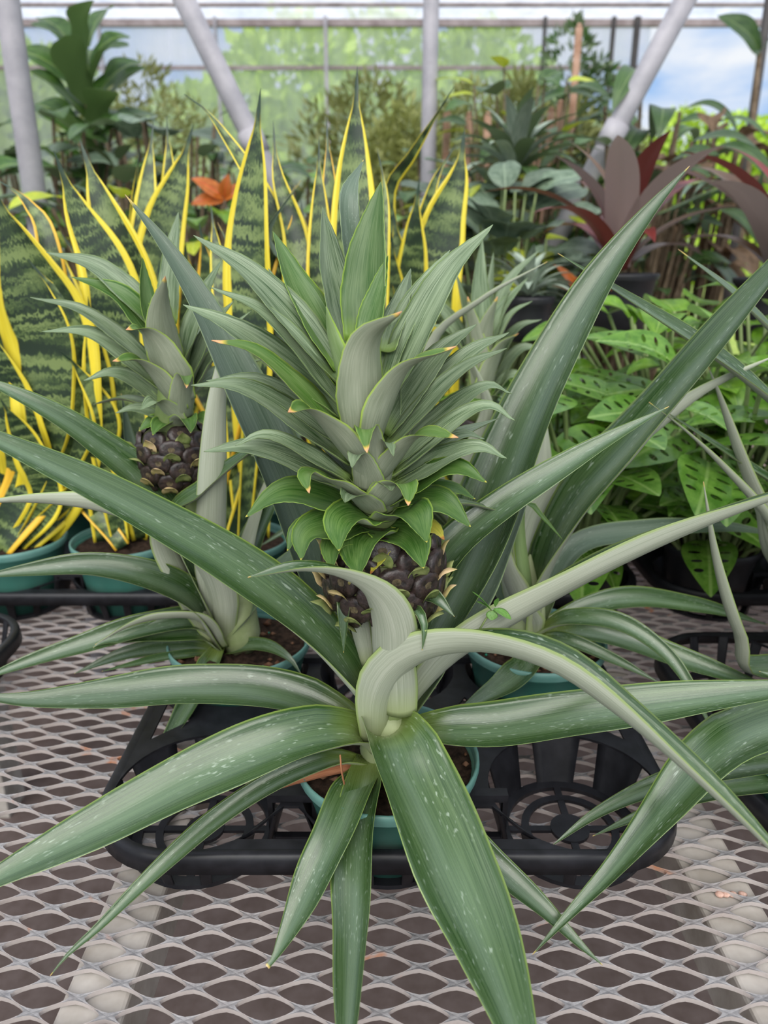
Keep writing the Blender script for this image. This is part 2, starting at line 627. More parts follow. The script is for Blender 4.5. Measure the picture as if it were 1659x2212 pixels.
M['pipe'] = plain('galvanised_pipe', (0.30, 0.29, 0.31), (0.41, 0.39, 0.41), 14, 0.5, 0.5)
M['dark_pole'] = plain('dark_pole', (0.035, 0.03, 0.03), (0.06, 0.055, 0.05), 14, 0.6)
M['stake'] = plain('stake_wood', (0.28, 0.16, 0.10), (0.42, 0.27, 0.19), 20, 0.8, 0.2)
M['purlin'] = plain('weathered_beam', (0.22, 0.18, 0.17), (0.36, 0.31, 0.30), 8, 0.8, 0.2)
M['floor'] = plain('ground_cloth', (0.105, 0.078, 0.070), (0.14, 0.108, 0.100), 30, 0.95, 0.1)
M['grass'] = plain('grass_ground', (0.12, 0.20, 0.04), (0.28, 0.34, 0.09), 3, 0.95, 0.1)
M['plank'] = plain('weathered_plank', (0.30, 0.21, 0.18), (0.45, 0.34, 0.30), 12, 0.85, 0.2)
M['beam'] = plain('bench_beam_wood', (0.29, 0.26, 0.225), (0.44, 0.405, 0.37), 22, 0.8, 0.2, 0.2)
M['black_pot'] = plain('black_pot_plastic', (0.012, 0.012, 0.014), (0.02, 0.02, 0.024), 30, 0.5)


def metal_mesh_mat():
    m, t, b, o = newmat('expanded_metal')
    g = NG(t)
    ob = g.obj()
    n1 = g.noise(ob, 150, 5, 0.65)
    n2 = g.noise(ob, 26, 3, 0.55)
    n3 = g.noise(ob, 9, 3, 0.6)
    c = g.ramp(n1, [(0.35, (0.165, 0.16, 0.165)), (0.65, (0.30, 0.288, 0.290))])
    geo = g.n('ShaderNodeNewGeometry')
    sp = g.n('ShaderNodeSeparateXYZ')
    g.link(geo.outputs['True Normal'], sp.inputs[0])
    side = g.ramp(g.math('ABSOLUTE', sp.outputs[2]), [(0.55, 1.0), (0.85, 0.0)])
    c = g.mix(g.math('MULTIPLY', side, 0.75), c, (0.47, 0.415, 0.395))      # cut strand edges painted paler, their lit look put into the colour
    c = g.mix(g.ramp(n3, [(0.55, 0.0), (0.72, 0.55)]), c, (0.30, 0.24, 0.22))
    rust = g.math('MULTIPLY', g.ramp(n2, [(0.66, 0.0), (0.72, 1.0)]), g.ramp(n1, [(0.3, 0.5), (0.6, 1.0)]))
    c = g.mix(rust, c, (0.46, 0.19, 0.09))
    g.link(c, b.inputs['Base Color'])
    b.inputs['Roughness'].default_value = 0.5
    b.inputs['Metallic'].default_value = 0.0
    g.link(g.bump(n1, 0.4, 0.001), b.inputs['Normal'])
    return m


M['metal'] = metal_mesh_mat()


def film_mat(name, tint, haze, streak=True):
    m, t, b, o = newmat(name)
    g = NG(t)
    t.nodes.remove(b)
    tr = g.n('ShaderNodeBsdfTransparent'); tr.inputs[0].default_value = (*tint, 1)
    tl = g.n('ShaderNodeBsdfTranslucent'); tl.inputs[0].default_value = (0.85, 0.87, 0.93, 1)
    df = g.n('ShaderNodeBsdfDiffuse'); df.inputs[0].default_value = (0.8, 0.8, 0.84, 1)
    m1 = g.n('ShaderNodeMixShader'); m1.inputs[0].default_value = 0.3
    g.link(tl.outputs[0], m1.inputs[1]); g.link(df.outputs[0], m1.inputs[2])
    m2 = g.n('ShaderNodeMixShader')
    ob = g.obj()
    mpn = g.n('ShaderNodeMapping'); mpn.inputs['Scale'].default_value = (3.0, 3.0, 0.25)
    g.link(ob, mpn.inputs['Vector'])
    n = g.noise(mpn.outputs[0], 2.0, 4, 0.6)
    g.link(g.ramp(n, [(0.3, max(0.0, haze - 0.15)), (0.7, min(1.0, haze + 0.15))]), m2.inputs[0])
    g.link(tr.outputs[0], m2.inputs[1]); g.link(m1.outputs[0], m2.inputs[2])
    g.link(m2.outputs[0], o.inputs['Surface'])
    return m


M['film'] = film_mat('greenhouse_film', (0.84, 0.86, 1.0), 0.42)
M['shade'] = film_mat('added_wall_film', (0.8, 0.82, 0.8), 0.4)  # film of the unseen walls added to temper the side light
M['roof_film'] = film_mat('roof_film', (0.72, 0.72, 0.76), 0.5)

L_DARK = leaf_mat('dark_broad_leaf', (0.025, 0.07, 0.012), (0.07, 0.14, 0.03), (0.16, 0.24, 0.08), 0.4, 0.2, 6, (0.12, 0.17, 0.08))
L_FIG = leaf_mat('fiddle_leaf', (0.03, 0.085, 0.012), (0.09, 0.19, 0.03), (0.25, 0.34, 0.10), 0.4, 0.3, 6, (0.12, 0.2, 0.06))
L_MON = leaf_mat('cheese_plant_leaf', (0.06, 0.16, 0.015), (0.14, 0.28, 0.04), (0.2, 0.33, 0.08), 0.25, 0.25, 6, (0.17, 0.27, 0.10))
L_POTHOS = leaf_mat('pothos_leaf', (0.09, 0.22, 0.012), (0.19, 0.36, 0.03), (0.26, 0.42, 0.07), 0.3, 0.3, 6, (0.2, 0.32, 0.1))
L_LIME = leaf_mat('lime_leaf', (0.35, 0.45, 0.02), (0.55, 0.60, 0.06), (0.5, 0.6, 0.1), 0.4, 0.35, 6)
L_GREY = leaf_mat('grey_green_leaf', (0.08, 0.125, 0.075), (0.17, 0.23, 0.155), (0.22, 0.29, 0.19), 0.45, 0.15, 6)
L_RED = leaf_mat('maroon_strap_leaf', (0.11, 0.012, 0.012), (0.25, 0.035, 0.025), None, 0.35, 0.2, 6, (0.20, 0.055, 0.045))
L_REDG = leaf_mat('bronze_green_strap_leaf', (0.10, 0.045, 0.02), (0.17, 0.10, 0.04), None, 0.35, 0.2, 6, (0.33, 0.25, 0.23))
L_ORANGE = leaf_mat('orange_croton_leaf', (0.36, 0.09, 0.015), (0.50, 0.16, 0.03), (0.6, 0.08, 0.03), 0.35, 0.3, 6)
L_OLIVE = leaf_mat('olive_fine_leaf', (0.16, 0.19, 0.05), (0.34, 0.35, 0.11), None, 0.5, 0.3, 6)
L_TREE = leaf_mat('tree_leaf', (0.20, 0.36, 0.02), (0.50, 0.62, 0.08), None, 0.5, 0.4, 6)
L_PALM = leaf_mat('palm_leaflet', (0.05, 0.10, 0.05), (0.12, 0.19, 0.11), None, 0.4, 0.2, 6)
L_AGAVE = leaf_mat('small_grey_strap_leaf', (0.20, 0.26, 0.19), (0.34, 0.40, 0.31), None, 0.5, 0.1, 6)
L_WEED = leaf_mat('clover_leaflet', (0.12, 0.30, 0.05), (0.22, 0.42, 0.10), None, 0.4, 0.3, 6)
L_BROWN = leaf_mat('brown_curled_leaf', (0.10, 0.06, 0.03), (0.22, 0.14, 0.08), None, 0.7, 0.2, 6)
#MATS_END

# ------------------------------------------------------------------ setting
GZ = -0.75
WALL_Y = 7.0
EAVE_Z = 2.30
XO = P(1392, 200, WALL_Y).x        # the film wall ends here; beyond it the house is open
tag(MB().box((-7, -3, GZ - 0.05), (7, WALL_Y, GZ)).build('floor', M['floor'], smooth=False), kind='structure')
tag(MB().add([(-80, WALL_Y, GZ - 0.03), (80, WALL_Y, GZ - 0.03), (80, 120, GZ - 0.03), (-80, 120, GZ - 0.03)], [(0, 1, 2, 3)]).build('ground', M['grass'], smooth=False),
    'grassy ground outside the greenhouse', 'ground', kind='structure')
tag(MB().add([(-7, WALL_Y, GZ), (XO, WALL_Y, GZ), (XO, WALL_Y, EAVE_Z), (-7, WALL_Y, EAVE_Z)], [(0, 1, 2, 3)]).build('wall_back', M['film'], smooth=False), kind='structure')
tag(MB().add([(-7, -3, 3.6), (7, -3, 3.6), (7, WALL_Y + 0.1, EAVE_Z), (-7, WALL_Y + 0.1, EAVE_Z)], [(0, 1, 2, 3)]).build('ceiling', M['roof_film'], smooth=False), kind='structure')


tag(MB().add([(-7, -3, GZ), (7, -3, GZ), (7, -3, 3.6), (-7, -3, 3.6)], [(0, 1, 2, 3)]).build('wall_front_added', M['shade'], smooth=False), kind='structure')  # unseen wall behind the camera, added to cut the light from there
tag(MB().add([(-7, -3, GZ), (-7, WALL_Y, GZ), (-7, WALL_Y, EAVE_Z), (-7, -3, 3.6)], [(0, 1, 2, 3)]).build('wall_left_added', M['shade'], smooth=False), kind='structure')  # out of view, put in to reduce light from the left
tag(MB().add([(7, -3, GZ), (7, 3, GZ), (7, 3, 2.75), (7, -3, 3.6)], [(0, 1, 2, 3)]).build('wall_right_added', M['shade'], smooth=False), kind='structure')  # likewise added out of view, to hold back light from the right


def roof_z(y):
    return 3.6 + (EAVE_Z - 3.6) * (y + 3) / (WALL_Y + 3.1)


for y, h, w in ((WALL_Y, 0.05, 0.05), (6.72, 0.02, 0.04), (6.45, 0.025, 0.04), (6.2, 0.02, 0.04)):
    z = roof_z(y) - 0.02
    tag(MB().box((-7, y - w / 2, z - h), (7, y + w / 2, z)).build('trim_%d' % (int(y * 100)), M['purlin'], smooth=False), kind='structure')
tag(MB().box((-7, WALL_Y - 0.03, 1.93), (XO, WALL_Y - 0.01, 1.96)).build('trim_1', M['purlin'], smooth=False), kind='structure')
# thin wall studs behind the film
for i, (px, mt, w) in enumerate(((705, 'pipe', .03), (1172, 'dark_pole', .025), (1318, 'dark_pole', .03), (1368, 'dark_pole', .045), (470, 'pipe', .02), (222, 'pipe', .02), (20, 'pipe', .03))):
    p = P(px, 150, WALL_Y - 0.06)
    where = ['pale stud left of the central post', 'thin dark stud right of the shrubs', 'thin dark stud near the hanging plant', 'dark stud at the open end of the film wall',
             'faint stud behind the slanted brace', 'faint stud behind the fiddle-leaf fig', 'pale stud at the left end of the film wall'][i]
    tag(MB().box((p.x - w / 2, WALL_Y - 0.07, GZ), (p.x + w / 2, WALL_Y - 0.03, EAVE_Z)).build('wall_stud', M[mt], smooth=False, loc=(p.x, WALL_Y - .05, GZ)),
        where + ' holding the film', 'stud', 'studs of the film wall')
# dark pole on the open right side
a = P(1652, 60, 4.2); b = P(1612, 345, 4.2)
o = empty('support_pole', (b.x, b.y, GZ), 'thin dark pole standing against the bright sky at the open side', 'pole')
MB().tube([(b.x, 4.2, GZ), (b.x, 4.2, 2.6)], 0.022, 10).build('pole', M['dark_pole'], o)
MB().box((b.x - 0.05, 4.15, GZ), (b.x + 0.05, 4.25, GZ + 0.01)).build('foot_plate', M['dark_pole'], o, smooth=False)


def pipe(name, p0, p1, rad, label, cat):
    o = empty(name, p0, label, cat)
    MB().tube([p0, p1], rad, 16).build('tube', M['pipe'], o)
    d = (Vector(p1) - Vector(p0)).normalized()
    MB().tube([Vector(p0) + d * 0.9, Vector(p0) + d * 0.97], rad * 1.18, 16).build('clamp', M['pipe'], o)
    return o


q = P(928, 200, 2.7)
pipe('support_post', (q.x, 2.7, GZ), (q.x, 2.7, roof_z(2.7)), px2m(17, q), 'upright grey pipe post in the middle behind the pineapple', 'post')
q = P(48, 230, 2.0)
pipe('support_post', (q.x, 2.0, GZ), (q.x, 2.0, roof_z(2.0)), px2m(25, q), 'upright grey pipe post at the left edge behind the snake plants', 'post')


def ext(pa, pb, z0, z1):
    d = pb - pa
    return pa + d * ((z0 - pa.z) / d.z), pa + d * ((z1 - pa.z) / d.z)


a0, a1 = ext(P(608, 430, 2.45), P(398, 0, 2.45), -0.05, 1.9)
pipe('diagonal_brace', a0, a1, px2m(23, P(500, 200, 2.45)), 'slanted grey pipe brace leaning left above the snake plants', 'brace')
a0, a1 = ext(P(1262, 405, 2.3), P(1480, 0, 2.3), -0.05, 1.9)
pipe('diagonal_brace', a0, a1, px2m(23, P(1370, 200, 2.3)), 'slanted grey pipe brace leaning right above the maroon bromeliad', 'brace')

# ------------------------------------------------------------------ the bench of expanded metal
LW, SW = 0.0508, 0.0234
bench = empty('mesh_bench', (0, 0.75, GZ), 'expanded metal greenhouse bench with diamond mesh top, rusty in spots', 'bench')
yaw = math.radians(-3.0)
cy_, sy_ = math.cos(yaw), math.sin(yaw)
BX0, BX1, BY0, BY1 = -1.0, 1.05, 0.12, 1.5
NP = 20
outer = []; inner = []
for k in range(NP):
    e = k / NP * 4
    q_ = int(e); t = e - q_
    cs = [(1, 0), (0, 1), (-1, 0), (0, -1)]
    x = cs[q_][0] * (1 - t) + cs[(q_ + 1) % 4][0] * t
    y = cs[q_][1] * (1 - t) + cs[(q_ + 1) % 4][1] * t
    outer.append((x * LW / 2, y * SW / 2))
    r1 = (abs(x) ** 1.42 + abs(y) ** 1.42) ** (1 / 1.42)
    ix, iy = x / r1, y / r1
    inner.append((ix * (LW / 2 - 0.0052), iy * (SW / 2 - 0.0022)))
mv = []; mf = []
for j in range(-20, 140):
    for i in range(-30, 30):
        cx0 = (i + (0.5 if j % 2 else 0)) * LW
        cy0 = j * SW / 2
        X = cx0 * cy_ - cy0 * sy_ + 0.012
        Y = cx0 * sy_ + cy0 * cy_ + 0.5 - 0.36
        if not (BX0 < X < BX1 and BY0 < Y < BY1):
            continue
        far = Y > 1.15
        n0 = len(mv)
        for (x, y) in outer:
            mv.append((X + x * cy_ - y * sy_, Y + x * sy_ + y * cy_, 0.0))
        for (x, y) in inner:
            mv.append((X + x * cy_ - y * sy_, Y + x * sy_ + y * cy_, 0.0004))
        for (x, y) in inner:
            mv.append((X + x * 1.02 * cy_ - y * 1.04 * sy_, Y + x * sy_ + y * cy_, -0.0034))
        for k in range(NP):
            k2 = (k + 1) % NP
            mf.append((n0 + k, n0 + k2, n0 + NP + k2, n0 + NP + k))
            mf.append((n0 + NP + k, n0 + NP + k2, n0 + 2 * NP + k2, n0 + 2 * NP + k))
mesh_obj('mesh_top', mv, mf, M['metal'], bench, smooth=False)
for x0, x1 in ((-0.217, -0.172), (0.244, 0.292), (-0.68, -0.635), (0.70, 0.745)):
    bevel(MB().box((x0, BY0, -0.058), (x1, BY1, -0.005)).build('cross_beam', M['beam'], bench, smooth=False), 0.003)
for y in (BY0, BY1):
    MB().box((BX0, y - 0.02, -0.06), (BX1, y + 0.02, -0.004)).build('edge_rail', M['beam'], bench, smooth=False)
for x in (-0.9, 0.95):
    for y in (0.2, 1.42):
        MB().box((x - 0.04, y - 0.04, GZ), (x + 0.04, y + 0.04, -0.06)).build('leg', M['beam'], bench, smooth=False)


# pebbles lying on the beams under the mesh
def blob(name, c, r, mat, label, cat, group, seed):
    bm = bmesh.new()
    bmesh.ops.create_icosphere(bm, subdivisions=2, radius=1)
    q = random.Random(seed)
    for v in bm.verts:
        v.co = Vector((v.co.x * 1.2, v.co.y, v.co.z * 0.75)) * (0.85 + 0.3 * q.random())
    vs = [Vector(c) + v.co * r for v in bm.verts]
    fs = [tuple(v.index for v in f.verts) for f in bm.faces]
    bm.free()
    o = mesh_obj(name, vs, fs, mat, None, True, loc=c)
    return tag(o, label, cat, group)


p = P(197, 2198, 0.335)
blob('pebble', (p.x, p.y, -0.001), 0.0072, M['pebble'], 'large pink pebble stuck in the mesh over the left beam', 'pebble', None, 1)
for i, (x, y) in enumerate(((1577, 1903), (1592, 1898), (1627, 1906), (1603, 1920))):
    p = P(x, y, 0.44)
    blob('pebble', (p.x, p.y + 0.01, -0.003), 0.0028, M['pebble'], 'tiny pink pebble on the right beam under the mesh, %s of four' % ['leftmost', 'second from left', 'rightmost', 'nearest'][i], 'pebble', 'tiny pebbles on the right beam', 3 + i)


# ------------------------------------------------------------------ black shuttle trays
def circ(cx, cy, r, n=40, a0=0.0):
    return [(cx + r * math.cos(a0 + 2 * math.pi * k / n), cy + r * math.sin(a0 + 2 * math.pi * k / n)) for k in range(n)]


def rrect(x0, y0, x1, y1, r, n=10):
    o = []
    for (cx, cy, a) in ((x1 - r, y1 - r, 0), (x0 + r, y1 - r, 90), (x0 + r, y0 + r, 180), (x1 - r, y0 + r, 270)):
        for k in range(n + 1):
            t = math.radians(a + 90 * k / n)
            o.append((cx + r * math.cos(t), cy + r * math.sin(t)))
    return o


TW, TD, TP = 0.468, 0.338, 0.156
TDP = 0.188
TB0, TB1 = 0.885 + TD / 2 - TDP / 2, 0.885 + TD / 2 + TDP / 2      # front and rear wells of the back trays
RIMZ = 0.049
WELLS = [(ix * TP, iy * TDP / 2 * 1.0) for iy in (-1, 1) for ix in (-1, 0, 1)]
_tray = {}


def tray_meshes():
    # deck with six round wells and openings between
    loops = [rrect(-TW / 2, -TD / 2, TW / 2, TD / 2, 0.072)]
    for (x, y) in WELLS:
        loops.append(circ(x, y, 0.0715, 44))
    for ix in (-0.5, 0.5):
        x = ix * TP
        for s in (-1, 1):
            yb = s * (TD / 2 - 0.016)
            yt = s * (TD / 2 - 0.052)
            hole = [(x - 0.036, yb), (x + 0.036, yb), (x + 0.006, yt), (x - 0.006, yt)]
            loops.append(hole if s < 0 else hole[::-1])
        loops.append([(x - 0.022, 0), (x, -0.04), (x + 0.022, 0), (x, 0.04)])
    for s in (-1, 1):
        x = s * (TW / 2 - 0.016)
        loops.append([(x, -0.03), (x, 0.03), (x - s * 0.03, 0)])
    v, f = curve_plate(loops, 0.0025)
    d = MB().add([Vector((a.x, a.y, a.z + RIMZ)) for a in v], f)
    _tray['deck'] = d
    # rim lip: rounded skirt hanging from the outline
    o1 = rrect(-TW / 2, -TD / 2, TW / 2, TD / 2, 0.072)
    n = len(o1)
    sk = MB()
    prof = [(0.006, 0.0), (0.0, 0.0015), (-0.0018, 0.0), (-0.003, -0.003), (-0.0038, -0.015), (-0.0018, -0.015), (-0.0012, -0.003)]
    vs = []
    for i, (x, y) in enumerate(o1):
        xa, ya = o1[(i + 1) % n]; xb, yb = o1[i - 1]
        t = Vector((xa - xb, ya - yb)).normalized()
        nx, ny = t.y, -t.x
        for (ins, z) in prof:
            vs.append((x - nx * ins, y - ny * ins, RIMZ + z))
    fs = []
    L = len(prof)
    for i in range(n):
        for k in range(L - 1):
            fs.append((i * L + k, i * L + k + 1, ((i + 1) % n) * L + k + 1, ((i + 1) % n) * L + k))
    sk.add(vs, fs)
    _tray['rim'] = sk
    # one slat of a well
    for key, (z0, r0, z1, r1, hw) in (('slat', (RIMZ - 0.002, 0.0715, 0.003, 0.0590, 18)), ('post', (RIMZ - 0.002, 0.0715, 0.003, 0.0590, 4.5))):
        sl = MB()
        nn = 5
        vs = []
        for lay in (0, 0.0018):
            for k in range(nn + 1):
                for j in range(4):
                    t = j / 3
                    a = math.radians(-hw + 2 * hw * k / nn) * (1 - 0.12 * t)
                    r = r0 + (r1 - r0) * t + lay
                    vs.append((r * math.cos(a), r * math.sin(a), z0 + (z1 - z0) * t))
        fs = []
        N = (nn + 1) * 4
        for k in range(nn):
            for j in range(3):
                a = k * 4 + j
                fs.append((a, a + 1, a + 5, a + 4)); fs.append((N + a, N + a + 4, N + a + 5, N + a + 1))
        for j in range(3):
            fs.append((j, N + j, N + j + 1, j + 1)); e = nn * 4 + j
            fs.append((e, e + 1, N + e + 1, N + e))
        sl.add(vs, fs)
        _tray[key] = sl
    # well base: two rings, hub, three spokes
    b = MB()
    v, f = curve_plate([circ(0, 0, 0.0615, 40), circ(0, 0, 0.052, 40)], 0.004)
    b.add([Vector((a.x, a.y, a.z + 0.006)) for a in v], f)
    v, f = curve_plate([circ(0, 0, 0.041, 36), circ(0, 0, 0.0345, 36)], 0.003)
    b.add([Vector((a.x, a.y, a.z + 0.0065)) for a in v], f)
    v, f = curve_plate([circ(0, 0, 0.0165, 24)], 0.003)
    b.add([Vector((a.x, a.y, a.z + 0.0068)) for a in v], f)
    for k in range(4):
        a = math.radians(90 + 90 * k)
        c, s = math.cos(a), math.sin(a)
        bx = [(0.012, -0.003), (0.052, -0.003), (0.052, 0.003), (0.012, 0.003)]
        vs = [(x * c - y * s, x * s + y * c, z) for z in (0.0035, 0.0062) for (x, y) in bx]
        b.add(vs, [(0, 3, 2, 1), (4, 5, 6, 7), (0, 1, 5, 4), (1, 2, 6, 5), (2, 3, 7, 6), (3, 0, 4, 7)])
    _tray['base'] = b
    # bridge: little raised arch box between wells
    g = MB()
    g.box((-0.020, -0.013, RIMZ - 0.001), (0.020, -0.004, RIMZ + 0.006))
    g.box((-0.020, -0.0125, 0.010), (-0.016, -0.0045, RIMZ))
    g.box((0.016, -0.0125, 0.010), (0.020, -0.0045, RIMZ))
    g.box((-0.020, -0.0115, 0.008), (0.020, -0.0055, 0.012))
    _tray['bridge'] = g
    out = {}
    for k, mb in _tray.items():
        me = bpy.data.meshes.new('tray_' + k)
        me.from_pydata([tuple(x) for x in mb.v], [], mb.f)
        me.materials.append(M['tray'])
        if k in ('rim', 'slat', 'post'):
            me.polygons.foreach_set('use_smooth', [True] * len(me.polygons))
        me.update()
        out[k] = me
    return out


TM = tray_meshes()


def tray(cx, cy, label, rotz=0.0):
    o = empty('plant_tray', (cx, cy, 0.0), label, 'tray', 'black shuttle trays on the mesh bench')
    inst('deck', TM['deck'], o, (cx, cy, 0))
    inst('rim', TM['rim'], o, (cx, cy, 0))
    for (x, y) in WELLS:
        inst('well_base', TM['base'], o, (cx + x, cy + y, 0))
        a0 = 0 if y < 0 else 180
        for a in (-8, 41, 90, 139, 188):
            inst('well_slat', TM['slat'], o, (cx + x, cy + y, 0), (0, 0, math.radians(a + a0)))
        for a in (-132, -104, -76, -48):
            inst('well_slat', TM['post'], o, (cx + x, cy + y, 0), (0, 0, math.radians(a + a0)))
    for ix in (-0.5, 0.5):
        inst('bridge', TM['bridge'], o, (cx + ix * TP, cy - TD / 2 + 0.070, 0))
        inst('bridge', TM['bridge'], o, (cx + ix * TP, cy + TD / 2 - 0.050, 0))
    return o


TCX, TCY = 0.003, 0.436 + TD / 2
tray(TCX, TCY, 'black six-well tray in the foreground holding the main pineapple pot')
tray(0.303 + TW / 2, TCY + 0.005, 'black tray cut by the right edge of the picture')
tray(-0.432 - TW / 2, TCY + 0.06, 'black tray cut by the left edge below the snake plants')
tray(-0.36, 0.885 + TD / 2, 'black tray holding snake plant pots at the back left')
tray(0.115, 0.885 + TD / 2, 'black tray behind the main pineapple, under the rear pineapple pot')
tray(0.61, 0.885 + TD / 2, 'black tray under the leafy cheese plants at the back right')


# ------------------------------------------------------------------ pots
def pot_parts(o, c, r, h, soil_drop=0.012, mat='pot', rimm='pot_rim', bits=True, seed=0, z0=0.006):
    c = (c[0], c[1], z0)
    rb = r * 0.74
    lip = 0.010
    prof = [(0.001, 0.0), (rb, 0.0), (rb + (r * 0.93 - rb) * 0.5, h * 0.5), (r * 0.93, h - lip - 0.004), (r * 0.985, h - lip)]
    prof_in = [(r * 0.955, h - 0.002), (r * 0.90, h - lip - 0.002), (rb * 0.97, 0.004), (0.001, 0.004)]
    body = MB().lathe(prof + [(r * 0.955, h - lip * 0.6)] + prof_in[1:], c, 48).build('pot', M[mat], o)
    MB().lathe([(r * 0.985, h - lip), (r * 1.0, h - lip * 0.5), (r * 0.995, h - 0.001), (r * 0.975, h), (r * 0.955, h - 0.002), (r * 0.94, h - lip)], c, 48).build('rim', M[rimm], body)
    q = random.Random(seed)
    n = 26
    zs = h - soil_drop
    rs = r * 0.925
    vs = [(c[0], c[1], c[2] + zs + 0.003)]; fs = []
    rings = 8
    for i in range(1, rings + 1):
        for k in range(n):
            a = 2 * math.pi * k / n
            rr = rs * i / rings
            vs.append((c[0] + rr * math.cos(a), c[1] + rr * math.sin(a), c[2] + zs + q.uniform(-0.0025, 0.003) * (0 if i == rings else 1)))
    for k in range(n):
        fs.append((0, 1 + k, 1 + (k + 1) % n))
    for i in range(rings - 1):
        for k in range(n):
            fs.append((1 + i * n + k, 1 + i * n + n + k, 1 + i * n + n + (k + 1) % n, 1 + i * n + (k + 1) % n))
    soil = mesh_obj('soil', vs, fs, M['soil'], o, True)
    if bits:
        for mat_, nb, nm, rr in ((M['bark_bit'], 46, 'bark_bits', 0.0026), (M['fertilizer'], 16, 'fertilizer_pellets', 0.0019)):
            b = MB()
            for _ in range(nb):
                a = q.uniform(0, 6.283); d = rs * math.sqrt(q.random()) * 0.96
                p = Vector((c[0] + d * math.cos(a), c[1] + d * math.sin(a), c[2] + zs + 0.002))
                e = rr * q.uniform(0.7, 1.5)
                fx = q.uniform(0.6, 2.2) if nm == 'bark_bits' else 1
                b.add([p + Vector(v) * e for v in ((fx, 0, 0), (-fx, 0, 0), (0, 1, 0), (0, -1, 0), (0, 0, 1), (0, 0, -1))],
                      [(0, 2, 4), (2, 1, 4), (1, 3, 4), (3, 0, 4), (2, 0, 5), (1, 2, 5), (3, 1, 5), (0, 3, 5)])
            tag(b.build(nm, mat_, soil), kind='stuff')
    return body


# ------------------------------------------------------------------ pineapples
LT = [M['leaf_top'], M['leaf_under']]
LB = [M['blue_top'], M['leaf_under']]
CT = [M['crown_top'], M['crown_under']]
CTT = [M['crown_top_tip'], M['crown_under_tip']]
CG = [M['crown_green'], M['crown_under']]
CF = [M['crown_fresh'], M['crown_fresh_under']]
CYL = [M['crown_yellow'], M['crown_yellow']]
_ls = [0]


def leaf(parent, pts, wpx, mats=LT, prof=prof_pine, cup=0.35, twist=0.0, ref=None, name='leaf', nseg=34, nac=10, wave=0.03, az=None, teeth=0.0, show=32, tmax=38):
    w = [P(*p) for p in pts]
    r = w[len(w) // 2] if ref is None else w[ref]
    _ls[0] += 1
    cup = [c * 1.25 for c in cup] if isinstance(cup, list) else cup * 1.25
    return blade(name, w, px2m(wpx * 1.08, r), mats, parent, prof, cup, twist, nseg, nac, 0.0016, az, wave, False, _ls[0], teeth, show, tmax)


def fruit(parent, c, r, h, n_eye, seed=0, cb=None):
    """oval pineapple: skin body plus spiralled eyes, each with its pointed bract"""
    q = random.Random(seed)
    prof = []
    for i in range(17):
        t = -1 + 2 * i / 16
        prof.append((max(0.001, r * 0.94 * (1 - abs(t) ** 2.6) ** 0.45), t * h / 2))
    body = MB().lathe(prof, c, 36).build('fruit', M['fruit_skin'], parent)
    ga = 2.39996
    for i in range(n_eye):
        t = -0.88 + 1.76 * (i + 0.5) / n_eye
        a = i * ga + 0.55
        rr = r * (1 - abs(t) ** 2.6) ** 0.45
        er = 1.75 * r * math.sqrt(h / r / n_eye) * 0.80
        ctr = Vector(c) + Vector((rr * math.cos(a), rr * math.sin(a), t * h / 2))
        slope = math.asin(max(-0.9, min(0.9, t ** 3 if abs(t) > .3 else t * .1)))
        nrm = Vector((math.cos(a) * math.cos(slope), math.sin(a) * math.cos(slope), math.sin(slope)))
        sd = Vector((-math.sin(a), math.cos(a), 0))
        upv = nrm.cross(sd)
        rings = [(1.0, -0.25), (0.98, 0.0), (0.88, 0.13), (0.60, 0.16), (0.26, 0.13), (0.0, 0.10)]
        vs = []; fs = []; nn = 12
        for (f, dz) in rings[:-1]:
            for k in range(nn):
                b = 2 * math.pi * k / nn
                sx = abs(math.cos(b)) ** 0.8 * math.copysign(1, math.cos(b))
                vs.append(ctr + sd * er * 1.08 * f * sx + upv * er * (0.80 if math.sin(b) > 0 else 0.95) * f * math.sin(b) + nrm * er * (dz + q.uniform(-.03, .03)))
        vs.append(ctr + nrm * er * 0.13)
        for i2 in range(len(rings) - 2):
            for k in range(nn):
                fs.append((i2 * nn + k, i2 * nn + (k + 1) % nn, (i2 + 1) * nn + (k + 1) % nn, (i2 + 1) * nn + k))
        b0 = (len(rings) - 2) * nn
        fm = [0] * (nn * 4)
        for k in range(nn):
            fs.append((b0 + k, b0 + (k + 1) % nn, len(vs) - 1)); fm.append(1)
        mesh_obj('eye', vs, fs, [M['eye'], M['eye_mid']], body, True, None, fm)
        # bract: little scale from below the eye, its tip standing out
        base = ctr - upv * er * 0.95 + nrm * er * 0.02
        L = er * q.uniform(1.0, 1.5)
        pts = [base, base + upv * L * 0.35 + nrm * er * 0.30, base + upv * L * 0.55 + nrm * er * 0.55 + Vector((0, 0, -0.0)), base + upv * L * 0.62 + nrm * er * q.uniform(0.75, 1.25)]
        blade('bract', pts, er * q.uniform(1.2, 1.6), [M['bract_green'] if q.random() < .4 else M['bract']] * 2, body, prof_short, 0.3, 0, 7, 4, 0.0005, math.atan2(-nrm.y, -nrm.x))
    return body


